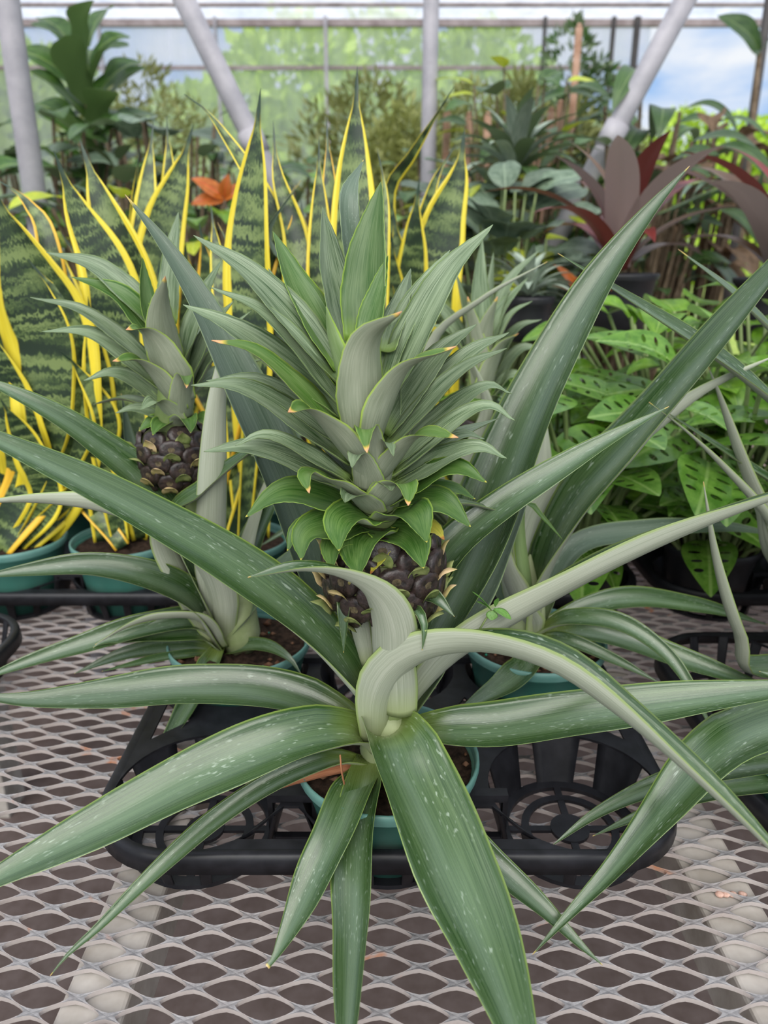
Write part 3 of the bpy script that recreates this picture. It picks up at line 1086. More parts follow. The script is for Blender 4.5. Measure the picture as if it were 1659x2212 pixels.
def crown_leaf(crown, axis, tip, mid, base, wpx, dy, mats=CT, cup=0.42, prof=prof_crown, twist=0.0, by=None, my=None):
    """tip, mid, base in photo pixels; dy = tip distance behind (+) or before (-) the crown axis"""
    Y0 = axis[1]
    yb = Y0 + (by if by is not None else max(-0.018, min(0.018, dy * 0.3)))
    ym = Y0 + (my if my is not None else dy * 0.62)
    w = [P(base[0], base[1], yb), P(mid[0], mid[1], ym), P(tip[0], tip[1], Y0 + dy)]
    _ls[0] += 1
    # azimuth: away from the axis
    d = (w[2] - Vector((axis[0], axis[1], 0))); d.z = 0
    a = math.atan2(d.y, d.x)
    return blade('crown_leaf', w, px2m(wpx * 0.95, w[1]), mats, crown, prof, cup, twist, 22, 8, 0.0014, a, 0.02, False, _ls[0], 0.0004, 42, 26)


def crown_fill(crown, c, n, rmax, zh, seed, az_lo, az_hi, mats=CT, w=0.026):
    """procedural crown leaves in an azimuth range, from low drooping to upright"""
    q = random.Random(seed)
    for i in range(n):
        t = (i + 0.5) / n
        a = az_lo + (az_hi - az_lo) * ((i * 0.618 + q.uniform(-.05, .05)) % 1.0)
        d = Vector((math.cos(a), math.sin(a), 0))
        b = Vector(c) + d * 0.012 + Vector((0, 0, zh * (0.02 + 0.45 * t)))
        L = rmax * (0.55 + 0.65 * math.sin(math.pi * min(1, 0.25 + t * 0.7)))
        el = -0.3 + 1.65 * t
        tipv = d * math.cos(el) * L + Vector((0, 0, math.sin(el) * L + 0.02 * (1 - t)))
        mid = b + d * L * 0.5 * math.cos(el * 0.8 + .25) + Vector((0, 0, L * 0.5 * math.sin(el * 0.8 + 0.35)))
        _ls[0] += 1
        blade('crown_leaf', [b, mid, b + tipv], w * (0.8 + .4 * math.sin(math.pi * t)), mats, crown, prof_crown, 0.4, 0, 16, 6, 0.0013, a, 0.02, False, _ls[0])


# ---- main pineapple
PX, PY = 0.003, 0.513
main = empty('potted_pineapple', (PX, PY, 0.006), 'large pineapple plant in teal pot, fruit with full crown in the centre foreground', 'plant')
pot_parts(main, (PX, PY), 0.0755, 0.076, 0.010, seed=4)
MB().tube([(PX, PY, 0.06), (PX + .002, PY, 0.13), (PX + .004, PY, 0.225)], [0.016, 0.013, 0.011], 14).build('stalk', M['stem'], main)
MB().lathe([(0.001, 0.0), (0.018, 0.0), (0.023, 0.02), (0.018, 0.05), (0.010, 0.06), (0.001, 0.065)], (PX, PY, 0.066), 24).build('stem_base', M['sheath'], main)

Y = PY
# left big ascending leaf
leaf(main, [(818, 1590, Y), (765, 1480, .505), (655, 1350, .50), (480, 1215, .49), (280, 1100, .475), (100, 1005, .46), (-60, 930, .45), (-190, 885, .445)], 122, cup=[.6, .5, .42, .38, .38, .4])
# front leaf down towards camera
leaf(main, [(832, 1590, .505), (845, 1600, .475), (885, 1700, .44), (955, 1850, .39), (1030, 2020, .345), (1105, 2212, .292), (1170, 2420, .245)], 205, cup=[.75, .5, .3, .2, .25], ref=4, wave=0.02)
# right arching leaf, pale underside near its base
leaf(main, [(822, 1600, .50), (838, 1500, .485), (905, 1428, .47), (1040, 1405, .455), (1190, 1445, .43), (1340, 1545, .40), (1490, 1670, .37), (1640, 1810, .345), (1760, 1940, .325)], 124, cup=[.55, .55, .55, .55, .5, .4], ref=3, show=[150, 115, 84, 76, 72, 70], tmax=75)
# left level leaf
leaf(main, [(800, 1600, .52), (720, 1548, .525), (580, 1500, .53), (420, 1492, .53), (230, 1505, .53), (60, 1515, .53), (-70, 1500, .53)], 98, cup=[.6, .45, .4, .35])
# left low broad leaf
leaf(main, [(800, 1620, .50), (760, 1590, .485), (640, 1605, .465), (450, 1675, .44), (250, 1775, .41), (20, 1885, .38), (-160, 1985, .355)], 128, cup=[.6, .4, .3, .3])
# left thin low leaf
leaf(main, [(790, 1650, .50), (720, 1645, .485), (600, 1690, .465), (470, 1775, .44), (340, 1885, .408), (220, 2000, .386), (150, 2060, .374), (108, 2108, .366)], 56, cup=.5)
# front short leaves
leaf(main, [(800, 1660, .50), (765, 1715, .46), (715, 1830, .42), (650, 1965, .395), (600, 2060, .378), (578, 2090, .372)], 92, cup=.35, prof=lambda t: min(1, .62 + 1.5 * t) * (1 if t < .45 else max(.12, 1 - ((t - .45) / .55) ** 1.9)))
leaf(main, [(800, 1640, .50), (787, 1715, .46), (772, 1860, .412), (768, 2020, .368), (755, 2220, .31), (740, 2400, .265)], 100, cup=.4)
leaf(main, [(855, 1650, .495), (930, 1740, .455), (1050, 1860, .416), (1170, 1965, .396), (1250, 2040, .381), (1302, 2085, .373)], 76, cup=.45)
# right level leaf
leaf(main, [(850, 1605, .51), (930, 1588, .495), (1080, 1580, .485), (1280, 1548, .475), (1480, 1520, .47), (1660, 1495, .465), (1850, 1470, .46)], 108, cup=[.6, .4, .38, .35])
# up right leaf with grey underside below
leaf(main, [(845, 1590, .52), (900, 1510, .525), (985, 1425, .53), (1120, 1340, .535), (1290, 1245, .535), (1480, 1155, .535), (1680, 1075, .535), (1840, 1025, .535)], 108, cup=[.7, .7, .65, .6, .55], ref=4, show=[110, 92, 84, 82], tmax=75)
# thin up right leaf
leaf(main, [(858, 1560, .525), (885, 1400, .535), (960, 1215, .545), (1090, 1095, .555), (1250, 990, .565), (1360, 925, .57), (1445, 878, .575)], 88, cup=[.6, .45, .35, .35])
# tall leaf at right
leaf(main, [(862, 1560, .535), (920, 1420, .56), (1020, 1220, .59), (1105, 1010, .61), (1180, 830, .625), (1285, 630, .64), (1400, 465, .645), (1490, 358, .645)], 148, cup=[.5, .4, .4, .38], mats=LT)
leaf(main, [(850, 1560, .54), (940, 1400, .57), (1020, 1280, .60), (1085, 1150, .63), (1130, 1030, .65), (1150, 900, .66)], 120, mats=LB, cup=.35)
# tall bluish leaf behind at left
leaf(main, [(812, 1570, .535), (720, 1330, .57), (635, 1100, .595), (545, 890, .61), (450, 690, .625), (360, 540, .635), (270, 420, .64)], 122, mats=LB, cup=[.5, .4, .35, .35])
# stem leaves below the fruit
leaf(main, [(835, 1540, .495), (828, 1440, .478), (826, 1350, .462), (798, 1284, .452), (730, 1243, .447), (640, 1230, .446), (535, 1247, .446)], 112, cup=[.55, .6, .5, .4, .4], prof=lambda t: (1 if t < .4 else max(0, 1 - ((t - .4) / .6) ** 1.3)), ref=2, az=math.radians(-128), show=-1)
leaf(main, [(868, 1450, .50), (880, 1340, .478), (898, 1320, .465), (914, 1350, .458), (912, 1405, .455)], 55, cup=.6, prof=prof_crown, nseg=18)
leaf(main, [(870, 1400, .50), (890, 1310, .495), (930, 1290, .485), (982, 1332, .475)], 62, cup=.5, prof=prof_crown, nseg=18)
leaf(main, [(790, 1440, .50), (765, 1340, .50), (752, 1290, .495), (748, 1310, .48), (742, 1410, .475)], 48, cup=.5, prof=prof_crown, nseg=18)
leaf(main, [(800, 1440, .53), (760, 1330, .545), (730, 1285, .555), (700, 1300, .565), (690, 1330, .57)], 60, cup=.5, prof=prof_crown, nseg=18)
leaf(main, [(815, 1440, .52), (790, 1350, .53), (780, 1300, .535), (760, 1260, .54)], 75, cup=.5, prof=prof_crown, nseg=18)
# dry brown leaf on the pot edge
leaf(main, [(800, 1655, .50), (740, 1660, .49), (660, 1682, .48), (600, 1705, .475)], 34, mats=[M['brown_leaf']] * 2, cup=.5, nseg=16)
leaf(main, [(735, 1630, .46), (738, 1665, .46), (745, 1700, .47), (752, 1740, .48)], 4, mats=[M['brown_leaf']] * 2, cup=.5, nseg=8, nac=4, name='dry_strand')

fc = (-0.0005, PY, 0.247)
fruit(main, fc, 0.0445, 0.078, 46, 3)
crown = MB().tube([P(832, 1160, PY + .004), P(822, 1070, PY + .004), P(808, 960, PY + .004), P(800, 870, PY + .004)], [0.020, 0.013, 0.008, 0.003], 12).build('crown', M['stem'], main)
AX = (fc[0], PY)
CL = [
    # tip, mid, base, width px, depth of tip, mats
    ((785, 345), (752, 440), (770, 620), 52, .085, LB), ((823, 392), (800, 540), (785, 740), 112, .05, CF), ((697, 447), (715, 590), (755, 760), 86, .075, CT),
    ((590, 500), (640, 620), (735, 800), 86, .055, CF), ((418, 508), (560, 615), (740, 830), 90, .03, CT), ((838, 552), (815, 650), (790, 760), 62, .02, CF),
    ((887, 580), (868, 660), (835, 760), 58, .07, CT), ((1065, 485), (960, 610), (840, 860), 92, .035, CT), ((972, 540), (900, 650), (830, 820), 60, .06, CT),
    ((580, 580), (615, 650), (715, 800), 45, .065, CT), ((585, 640), (640, 700), (730, 830), 45, .035, CF),
    ((455, 620), (590, 695), (755, 900), 66, .005, CT), ((395, 658), (525, 725), (740, 900), 84, .03, CT),
    ((705, 662), (718, 745), (765, 900), 92, -.022, CF), ((868, 672), (788, 755), (785, 960), 128, -.048, CTT), ((985, 748), (870, 810), (800, 985), 96, -.035, CTT),
    ((1030, 700), (950, 770), (835, 940), 74, .03, CT), ((1100, 718), (1000, 780), (845, 960), 70, .025, CT), ((1095, 752), (990, 810), (835, 980), 66, -.005, CT),
    ((457, 735), (570, 775), (760, 970), 74, -.02, CTT), ((412, 832), (545, 850), (755, 1000), 78, .0, CT), ((445, 822), (570, 835), (740, 960), 64, .03, CT),
    ((622, 890), (675, 893), (790, 1030), 96, -.058, CTT), ((793, 978), (792, 930), (795, 1060), 96, -.062, CTT), ((990, 945), (900, 945), (815, 1050), 70, -.05, CTT),
    ((1112, 908), (1030, 885), (845, 1030), 66, -.01, CT), ((1105, 850), (1030, 845), (845, 1010), 62, .02, CT), ((440, 975), (570, 975), (760, 1060), 82, -.015, CT),
    ((508, 962), (590, 945), (755, 1040), 50, -.02, CT), ((1047, 948), (985, 945), (840, 1040), 52, .02, CT), ((1095, 990), (1010, 972), (845, 1060), 72, -.01, CT),
    ((668, 1065), (672, 1022), (790, 1080), 62, -.058, CTT), ((882, 1092), (868, 1045), (815, 1100), 74, -.06, CTT), ((1052, 1042), (970, 1012), (850, 1085), 74, -.02, CG),
    ((1027, 1078), (965, 1055), (850, 1090), 52, .005, CG), ((530, 1117), (620, 1065), (765, 1100), 84, -.02, CG), ((1017, 1138), (945, 1085), (850, 1105), 80, -.025, CG),
    ((732, 1190), (748, 1125), (805, 1120), 96, -.062, CG), ((922, 1172), (885, 1108), (835, 1125), 96, -.055, CG), ((650, 1210), (672, 1150), (780, 1135), 96, -.045, CG),
    ((620, 1190), (655, 1140), (775, 1120), 66, -.025, CG), ((775, 1246), (785, 1175), (812, 1145), 106, -.064, CG), ((915, 1228), (880, 1168), (830, 1145), 96, -.056, CG),
    ((760, 1010), (775, 985), (805, 1080), 70, -.05, CT), ((850, 985), (835, 960), (815, 1070), 70, -.045, CT), ((845, 1060), (835, 1050), (818, 1110), 80, -.05, CT), ((745, 1085), (765, 1070), (805, 1110), 70, -.05, CT),
    ((718, 1228), (728, 1178), (785, 1150), 72, -.05, CG), ((960, 1166), (930, 1140), (850, 1130), 54, -.02, CYL), ((800, 1240), (830, 1190), (825, 1150), 40, -.05, CYL),
]
for (tip, mid, base, w, dy, mt) in CL:
    bb = .045 if dy > .08 else None
    low = base[1] > 1070
    crown_leaf(crown, AX, tip, mid, base, w, dy, mt, 0.30 if low else 0.42, prof_short if base[1] > 1040 else prof_crown, by=bb)
crown_fill(crown, (fc[0] - .004, PY, .275), 16, .105, .12, 5, math.radians(25), math.radians(155))

# ---- left pineapple, rear left well
QX, QY = TCX - TP, TCY + TDP / 2
leftp = empty('potted_pineapple', (QX, QY, 0.006), 'pineapple plant with small fruit in teal pot at the left, before the snake plants', 'plant')
pot_parts(leftp, (QX, QY), 0.0755, 0.082, 0.012, seed=9)
MB().tube([(QX, QY, 0.07), (QX, QY, 0.14), P(400, 1060, QY)], [0.017, 0.013, 0.010], 12).build('stalk', M['stem'], leftp)
MB().lathe([(0.001, 0.0), (0.016, 0.0), (0.022, 0.02), (0.018, 0.06), (0.010, 0.08), (0.001, 0.09)], (QX, QY, 0.072), 24).build('stem_base', M['sheath'], leftp)
Y = QY
leaf(leftp, [(468, 1385, Y), (430, 1240, .685), (330, 1070, .67), (190, 950, .655), (60, 868, .645), (-80, 800, .64)], 92, cup=.4)
leaf(leftp, [(475, 1390, .69), (450, 1260, .655), (380, 1170, .615), (250, 1110, .59), (100, 1085, .575), (-60, 1085, .565)], 100, cup=[.7, .6, .5], show=[130, 115, 105], tmax=70)
leaf(leftp, [(470, 1400, .69), (420, 1310, .66), (330, 1255, .64), (200, 1228, .63), (60, 1235, .62), (-60, 1250, .61)], 78, cup=.5)
leaf(leftp, [(470, 1395, .69), (420, 1345, .67), (310, 1360, .65), (170, 1400, .63), (40, 1440, .61), (-60, 1475, .60)], 62, cup=.5)
leaf(leftp, [(470, 1400, .69), (430, 1365, .67), (330, 1370, .65), (230, 1385, .635), (200, 1400, .63)], 60, cup=.4)
leaf(leftp, [(480, 1395, .68), (430, 1340, .65), (350, 1335, .63), (280, 1352, .62), (205, 1392, .61)], 40, cup=.5, show=[100, 85], tmax=60)
leaf(leftp, [(480, 1410, .69), (560, 1395, .67), (620, 1420, .65), (650, 1455, .64)], 34, cup=.4, nseg=16)
leaf(leftp, [(475, 1400, .685), (455, 1440, .66), (425, 1500, .635), (370, 1590, .59), (318, 1665, .56)], 52, cup=.5)
leaf(leftp, [(465, 1405, .69), (380, 1400, .68), (270, 1415, .66), (160, 1455, .64)], 40, cup=.4)
leaf(leftp, [(460, 1410, .685), (360, 1420, .66), (220, 1450, .62)], 20, cup=.4)
leaf(leftp, [(480, 1390, .70), (455, 1250, .66), (458, 1090, .645), (466, 900, .64), (485, 755, .64)], 76, cup=.4, mats=[M['leaf_top'], M['leaf_under']], az=math.radians(-75), prof=lambda t: (.8 + .5 * t if t < .4 else max(0.25, 1 - ((t - .4) / .6) ** 2 * .75)))
leaf(leftp, [(470, 1380, .68), (360, 1150, .655), (440, 1060, .645), (540, 975, .64), (610, 920, .64)], 62, cup=.4, az=math.radians(-20))
leaf(leftp, [(465, 1390, .71), (360, 1150, .75), (290, 1000, .765), (262, 850, .77)], 60, mats=LB, cup=.4)
leaf(leftp, [(480, 1390, .71), (530, 1220, .73), (580, 1100, .74), (640, 980, .745)], 62, cup=.4)
leaf(leftp, [(490, 1395, .70), (560, 1290, .69), (640, 1200, .68), (700, 1150, .675)], 58, mats=LB, cup=.4)
leaf(leftp, [(480, 1390, .70), (520, 1250, .72), (545, 1150, .73), (590, 1000, .74)], 40, mats=[M['leaf_under']] * 2, cup=.4)
lfc = P(378, 985, QY)
fruit(leftp, lfc, 0.036, 0.066, 38, 11)
lcrown = MB().tube([P(378, 930, QY), P(376, 860, QY), P(372, 760, QY), P(368, 700, QY)], [0.022, 0.016, 0.010, 0.005], 12).build('crown', M['stem'], leftp)
LAX = (lfc.x, QY)
DL = [((100, 545), (220, 588), (350, 720), 64, .03, CT), ((155, 598), (262, 645), (358, 770), 70, .005, CF), ((65, 642), (190, 680), (350, 810), 42, .01, CT),
      ((90, 716), (205, 728), (350, 840), 52, .0, CT), ((208, 705), (260, 735), (350, 820), 42, .03, CT), ((272, 712), (318, 725), (385, 870), 96, -.045, CTT),
      ((357, 596), (348, 690), (375, 840), 92, -.03, CTT), ((308, 556), (315, 650), (350, 760), 50, .02, CF), ((385, 458), (376, 545), (368, 700), 52, .05, CT),
      ((243, 780), (305, 785), (385, 890), 72, -.04, CTT), ((180, 822), (262, 812), (370, 890), 54, -.01, CT), ((403, 838), (398, 815), (395, 905), 66, -.05, CTT),
      ((303, 885), (340, 868), (385, 915), 48, -.045, CT), ((250, 892), (300, 885), (380, 915), 44, -.01, CT), ((480, 560), (440, 650), (395, 790), 58, .02, CT),
      ((505, 650), (455, 720), (405, 850), 60, .01, CT), ((520, 740), (465, 770), (405, 870), 60, .0, CT), ((412, 935), (400, 905), (390, 920), 50, -.05, CG),
      ((330, 940), (350, 915), (385, 925), 44, -.035, CG), ((300, 930), (335, 912), (380, 920), 40, -.02, CG), ((455, 925), (430, 905), (400, 920), 44, -.03, CG),
      ((270, 420), (310, 500), (350, 690), 40, .06, LB)]
for (tip, mid, base, w, dy, mt) in DL[:-1]:
    crown_leaf(lcrown, LAX, tip, mid, base, w, dy, mt, 0.42, prof_short if base[1] > 895 else prof_crown)
crown_fill(lcrown, P(376, 900, QY), 9, .085, .09, 8, math.radians(20), math.radians(160))

# ---- rear right pineapple plant (no fruit seen)
RX, RY = TCX + TP, TCY + TDP / 2
rp_ = empty('potted_pineapple', (RX, RY, 0.006), 'fruitless pineapple plant in teal pot right of the main one, in the same tray', 'plant')
pot_parts(rp_, (RX, RY), 0.0755, 0.082, 0.012, seed=15)
MB().lathe([(0.001, 0.0), (0.016, 0.0), (0.022, 0.02), (0.018, 0.06), (0.010, 0.08), (0.001, 0.11)], (RX - .01, RY, 0.072), 24).build('stem_base', M['sheath'], rp_)
leaf(rp_, [(1160, 1370, .69), (1185, 1230, .675), (1255, 1090, .66), (1370, 960, .645), (1500, 800, .63), (1640, 630, .62), (1760, 480, .61)], 108, cup=[.5, .4, .35], prof=lambda t: prof_pine(t * .92))
leaf(rp_, [(1160, 1370, .70), (1150, 1200, .71), (1210, 1055, .705), (1370, 965, .695), (1520, 850, .69), (1680, 765, .685)], 74, cup=.6, mats=LT, show=[120, 115], tmax=70)
leaf(rp_, [(1150, 1370, .70), (1120, 1250, .72), (1140, 1130, .73), (1170, 1040, .74), (1180, 900, .745)], 84, cup=.4, az=math.radians(-100), mats=LT)
leaf(rp_, [(1140, 1370, .69), (1090, 1250, .68), (1080, 1180, .68), (1075, 1130, .68)], 90, cup=.5, mats=[M['leaf_under']] * 2)
leaf(rp_, [(1150, 1360, .685), (1125, 1160, .66), (1135, 1085, .65), (1165, 1110, .645), (1215, 1165, .64)], 34, cup=.4, prof=prof_crown, nseg=20, mats=CF)
leaf(rp_, [(1160, 1370, .685), (1230, 1340, .66), (1330, 1348, .64), (1420, 1400, .62), (1480, 1470, .60), (1545, 1590, .57)], 46, cup=.5)
leaf(rp_, [(1160, 1380, .68), (1220, 1385, .66), (1310, 1420, .64), (1425, 1475, .61)], 34, cup=.5)
leaf(rp_, [(1165, 1370, .69), (1300, 1370, .67), (1450, 1420, .65), (1600, 1470, .63), (1700, 1500, .62)], 62, cup=.45)
leaf(rp_, [(1170, 1360, .70), (1330, 1300, .72), (1500, 1310, .73), (1659, 1350, .74)], 50, cup=.45)
leaf(rp_, [(1150, 1390, .67), (1140, 1440, .64), (1080, 1490, .61), (990, 1535, .585)], 66, cup=.4)
leaf(rp_, [(1150, 1370, .71), (1060, 1230, .74), (990, 1130, .76), (930, 1050, .77)], 70, mats=LB, cup=.4)
leaf(rp_, [(1160, 1370, .70), (1240, 1190, .74), (1400, 1150, .76), (1560, 1140, .78), (1700, 1160, .79)], 52, mats=LB, cup=.4)

# ---- pineapple plants at the right edge (their pots are in the right tray)
EX, EY = 0.303 + TW / 2 - TP, TCY + 0.005 - TDP / 2
edge = empty('potted_pineapple', (EX, EY, 0.006), 'pineapple plant cut by the right edge, its leaves reaching in over the tray', 'plant')
pot_parts(edge, (EX, EY), 0.0755, 0.076, 0.012, bits=False, seed=18)
MB().lathe([(0.001, 0.0), (0.016, 0.0), (0.022, 0.02), (0.018, 0.06), (0.010, 0.08), (0.001, 0.11)], (EX, EY, 0.066), 20).build('stem_base', M['sheath'], edge)
bx, by = 1810, 1610
leaf(edge, [(bx, by, EY), (1740, 1560, .485), (1640, 1580, .465), (1540, 1640, .445), (1430, 1760, .42), (1320, 1890, .40), (1220, 1990, .385), (1150, 2062, .376)], 128, cup=[.4, .3, .3, .4, .5], wave=.06, ref=3, prof=lambda t: (.8 + .4 * t if t < .4 else max(0, 1 - ((t - .4) / .6) ** .95)))
leaf(edge, [(bx, by, EY), (1720, 1640, .50), (1580, 1665, .49), (1430, 1700, .48), (1300, 1755, .465), (1190, 1828, .45)], 62, cup=.45)
leaf(edge, [(bx, by + 20, EY), (1700, 1690, .495), (1560, 1710, .485), (1420, 1750, .475), (1280, 1806, .46)], 50, cup=.45)
leaf(edge, [(bx, by, EY), (1790, 1540, .53), (1720, 1480, .545), (1640, 1450, .56)], 60, cup=.45)

FX_, FY_ = 0.303 + TW / 2, TCY + 0.005 + TDP / 2
edge2 = empty('potted_pineapple', (FX_, FY_, 0.006), 'pineapple plant beyond the right edge with long leaves crossing in front of the cheese plants', 'plant')
pot_parts(edge2, (FX_, FY_), 0.0755, 0.080, 0.012, bits=False, seed=19)
MB().lathe([(0.001, 0.0), (0.016, 0.0), (0.022, 0.02), (0.018, 0.06), (0.010, 0.08), (0.001, 0.11)], (FX_, FY_, 0.066), 20).build('stem_base', M['sheath'], edge2)
leaf(edge2, [(2080, 1370, FY_), (1790, 1120, .69), (1740, 960, .685), (1640, 850, .68), (1500, 740, .675), (1350, 640, .67), (1205, 547, .665)], 70, cup=.4, az=math.radians(180))
leaf(edge2, [(2080, 1370, FY_), (1720, 1250, .66), (1660, 1130, .645), (1560, 1010, .635), (1480, 930, .63), (1402, 868, .625)], 48, cup=.5)
leaf(edge2, [(2080, 1370, FY_), (1700, 1250, .69), (1635, 1100, .69), (1590, 980, .69), (1550, 850, .69), (1530, 790, .69)], 88, cup=.4)
leaf(edge2, [(2080, 1370, FY_), (1650, 1450, .63), (1590, 1370, .61), (1545, 1220, .605), (1520, 1040, .60)], 66, cup=.4, mats=LT)
leaf(edge2, [(2080, 1370, FY_), (1780, 1000, .73), (1720, 800, .74), (1600, 650, .745), (1465, 538, .75)], 56, cup=.4, mats=LB)
leaf(edge2, [(2080, 1370, FY_), (1760, 1150, .70), (1690, 1060, .695), (1580, 985, .69), (1440, 890, .685)], 40, cup=.4)
leaf(edge2, [(2080, 1370, FY_), (1720, 1300, .665), (1660, 1180, .66), (1640, 1080, .655)], 60, cup=.4)

# the leaves of the two edge plants that point away from the picture
for (pl, X0, Y0, sd) in ((edge, EX, EY, 1), (edge2, FX_, FY_, 2)):
    q = random.Random(sd)
    for i in range(11):
        a = math.radians(-75 + 15 * i + q.uniform(-6, 6))
        el = math.radians(q.uniform(15, 70))
        L = q.uniform(.26, .42)
        d = Vector((math.cos(a), math.sin(a), 0))
        b = Vector((X0, Y0, .09)) + d * .012
        m_ = b + d * L * .5 * math.cos(el) + UP * L * .55 * math.sin(el)
        _ls[0] += 1
        blade('leaf', [b, m_, b + d * L * .95 * math.cos(el * .8) + UP * L * (.8 * math.sin(el) - .1)], .042, LT, pl, prof_pine, .45, 0, 26, 8, .0016, a, .03, False, _ls[0])

# ---- rear pineapple behind the crown of the main one
GX, GY = 0.115, TB0
rear = empty('potted_pineapple', (GX, GY, 0.006), 'pale pineapple crown half hidden behind the main crown on the right', 'plant')
pot_parts(rear, (GX, GY), 0.0755, 0.085, 0.012, bits=False, seed=22)
gtop = P(1035, 900, GY)
MB().tube([(GX, GY, 0.07), Vector((GX, GY, .07)).lerp(gtop, .5), gtop], [0.018, 0.014, 0.011], 12).build('stalk', M['stem'], rear)
fruit(rear, P(1035, 950, GY), 0.034, 0.07, 30, 21)
gcrown = MB().tube([P(1035, 905, GY), P(1035, 840, GY), P(1035, 740, GY), P(1035, 700, GY)], [0.022, 0.016, 0.010, 0.005], 12).build('crown', M['stem'], rear)
GAX = (P(1035, 900, GY).x, GY)
for (tip, mid, base, w, dy, mt) in [((1042, 515), (1032, 610), (1035, 760), 52, .02, CT), ((1066, 545), (1058, 640), (1040, 760), 30, .04, CT), ((985, 590), (1000, 660), (1030, 790), 56, .0, CT),
                                    ((1165, 540), (1095, 620), (1045, 780), 34, .03, CT), ((1170, 690), (1110, 720), (1045, 850), 44, .0, CT), ((1150, 650), (1100, 690), (1040, 820), 48, -.02, CT),
                                    ((1180, 760), (1120, 760), (1050, 870), 46, .0, CT), ((1150, 830), (1100, 815), (1045, 890), 48, -.02, CT), ((1075, 640), (1050, 720), (1040, 850), 62, -.035, CTT),
                                    ((1010, 640), (1020, 720), (1035, 850), 62, -.03, CTT), ((1120, 720), (1080, 760), (1042, 880), 60, -.04, CTT), ((930, 700), (980, 730), (1030, 850), 60, -.01, CT),
                                    ((1110, 870), (1080, 855), (1042, 900), 50, -.04, CT), ((900, 620), (960, 680), (1025, 800), 50, .02, CT), ((1140, 600), (1080, 680), (1040, 800), 40, .01, CT)]:
    crown_leaf(gcrown, GAX, tip, mid, base, w, dy, mt)
leaf(rear, [(1015, 1185, GY), (935, 1000, .88), (930, 760, .86), (1040, 650, .85), (1182, 565, .85)], 40, cup=.4, mats=LT)
leaf(rear, [(1015, 1185, GY), (1000, 1050, .90), (1050, 900, .87), (1040, 830, .86), (1020, 780, .855)], 60, cup=.4, mats=[M['leaf_under']] * 2)
leaf(rear, [(1015, 1185, GY), (800, 900, .95), (700, 650, .97), (580, 520, .98), (650, 390, .99)], 30, cup=.4, mats=LB)
leaf(rear, [(1015, 1185, GY), (760, 900, .93), (620, 700, .94), (530, 600, .95), (470, 480, .96)], 34, cup=.4, mats=LB)
leaf(rear, [(1015, 1185, GY), (720, 1050, .93), (600, 900, .92), (500, 760, .92)], 40, cup=.4, mats=LB)
leaf(rear, [(1015, 1185, GY), (700, 900, .95), (570, 650, .96), (540, 560, .96), (640, 400, .965)], 26, cup=.4, mats=LB)
leaf(rear, [(1015, 1185, GY), (800, 1120, .90), (660, 1130, .88), (560, 1180, .86)], 46, cup=.4)
leaf(rear, [(1015, 1185, GY), (1060, 1110, .90), (1160, 1090, .88), (1240, 1120, .86)], 46, cup=.4)

# ---- weed seedlings
wd = empty('clover_weed', P(1030, 1370, .52), 'small bright green clover weed sprouting beside the fruit stalk', 'weed')
MB().tube([P(1030, 1370, .52), P(1045, 1345, .52), P(1062, 1318, .52)], 0.0008, 6).build('stem', M['stem'], wd)
for (a, b, w) in (((1062, 1318), (1020, 1278), 22), ((1062, 1318), (1030, 1300), 20), ((1064, 1318), (1062, 1340), 26), ((1066, 1316), (1105, 1338), 34), ((1070, 1310), (1076, 1292), 12)):
    m_ = ((a[0] + b[0]) / 2, (a[1] + b[1]) / 2 - 3)
    blade('leaflet', [P(*a, .52), P(*m_, .518), P(*b, .516)], px2m(w, P(*a, .52)), [L_WEED, L_WEED], wd, lambda t: math.sin(math.pi * min(1, max(.04, t))) ** .7, .15, 0, 10, 6, .0004)
wd = empty('clover_weed', P(672, 1560, .56), 'tiny green seedling behind the left level leaf', 'weed')
MB().tube([P(672, 1560, .56), P(668, 1530, .56), P(672, 1512, .56)], 0.0006, 6).build('stem', M['stem'], wd)
for (a, b, w) in (((668, 1532), (655, 1520), 8), ((670, 1528), (690, 1515), 8), ((669, 1540), (660, 1555), 8), ((671, 1518), (674, 1508), 7)):
    blade('leaflet', [P(*a, .56), P((a[0] + b[0]) / 2, (a[1] + b[1]) / 2 - 1, .559), P(*b, .558)], px2m(w, P(*a, .56)), [L_WEED, L_WEED], wd, lambda t: math.sin(math.pi * min(1, max(.04, t))) ** .7, .15, 0, 8, 4, .0004)

# ------------------------------------------------------------------ snake plants
SN = [M['snake'], M['snake']]


def snake(X, Y, label, leaves, seed):
    b = Vector((X, Y, 0))
    o = empty('snake_plant', (b.x, Y, 0.006), label, 'plant', 'snake plants behind the pineapples')
    pot_parts(o, (b.x, Y), 0.072, 0.095, 0.012, bits=False, seed=seed)
    q = random.Random(seed)
    zb = 0.095
    for L in leaves:
        pts, w = L[0], L[1]
        dy = L[2] if len(L) > 2 else 0.0
        tw = L[3] if len(L) > 3 else q.uniform(-25, 25)
        n = len(pts)
        wp = [Vector((b.x + q.uniform(-.03, .03), Y + q.uniform(-.025, .025), zb))]
        for i, (x, y) in enumerate(pts):
            wp.append(P(x, y, Y + dy * (i + 1) / n))
        _ls[0] += 1
        wid = px2m(w * 1.42, wp[len(wp) // 2])
        # face roughly to the viewer
        blade('leaf', wp, wid, SN, o, prof_snake, 0.22, tw, 40, 12, 0.0022, math.radians(90 + q.uniform(-20, 20)), 0.05, False, _ls[0])
    return o


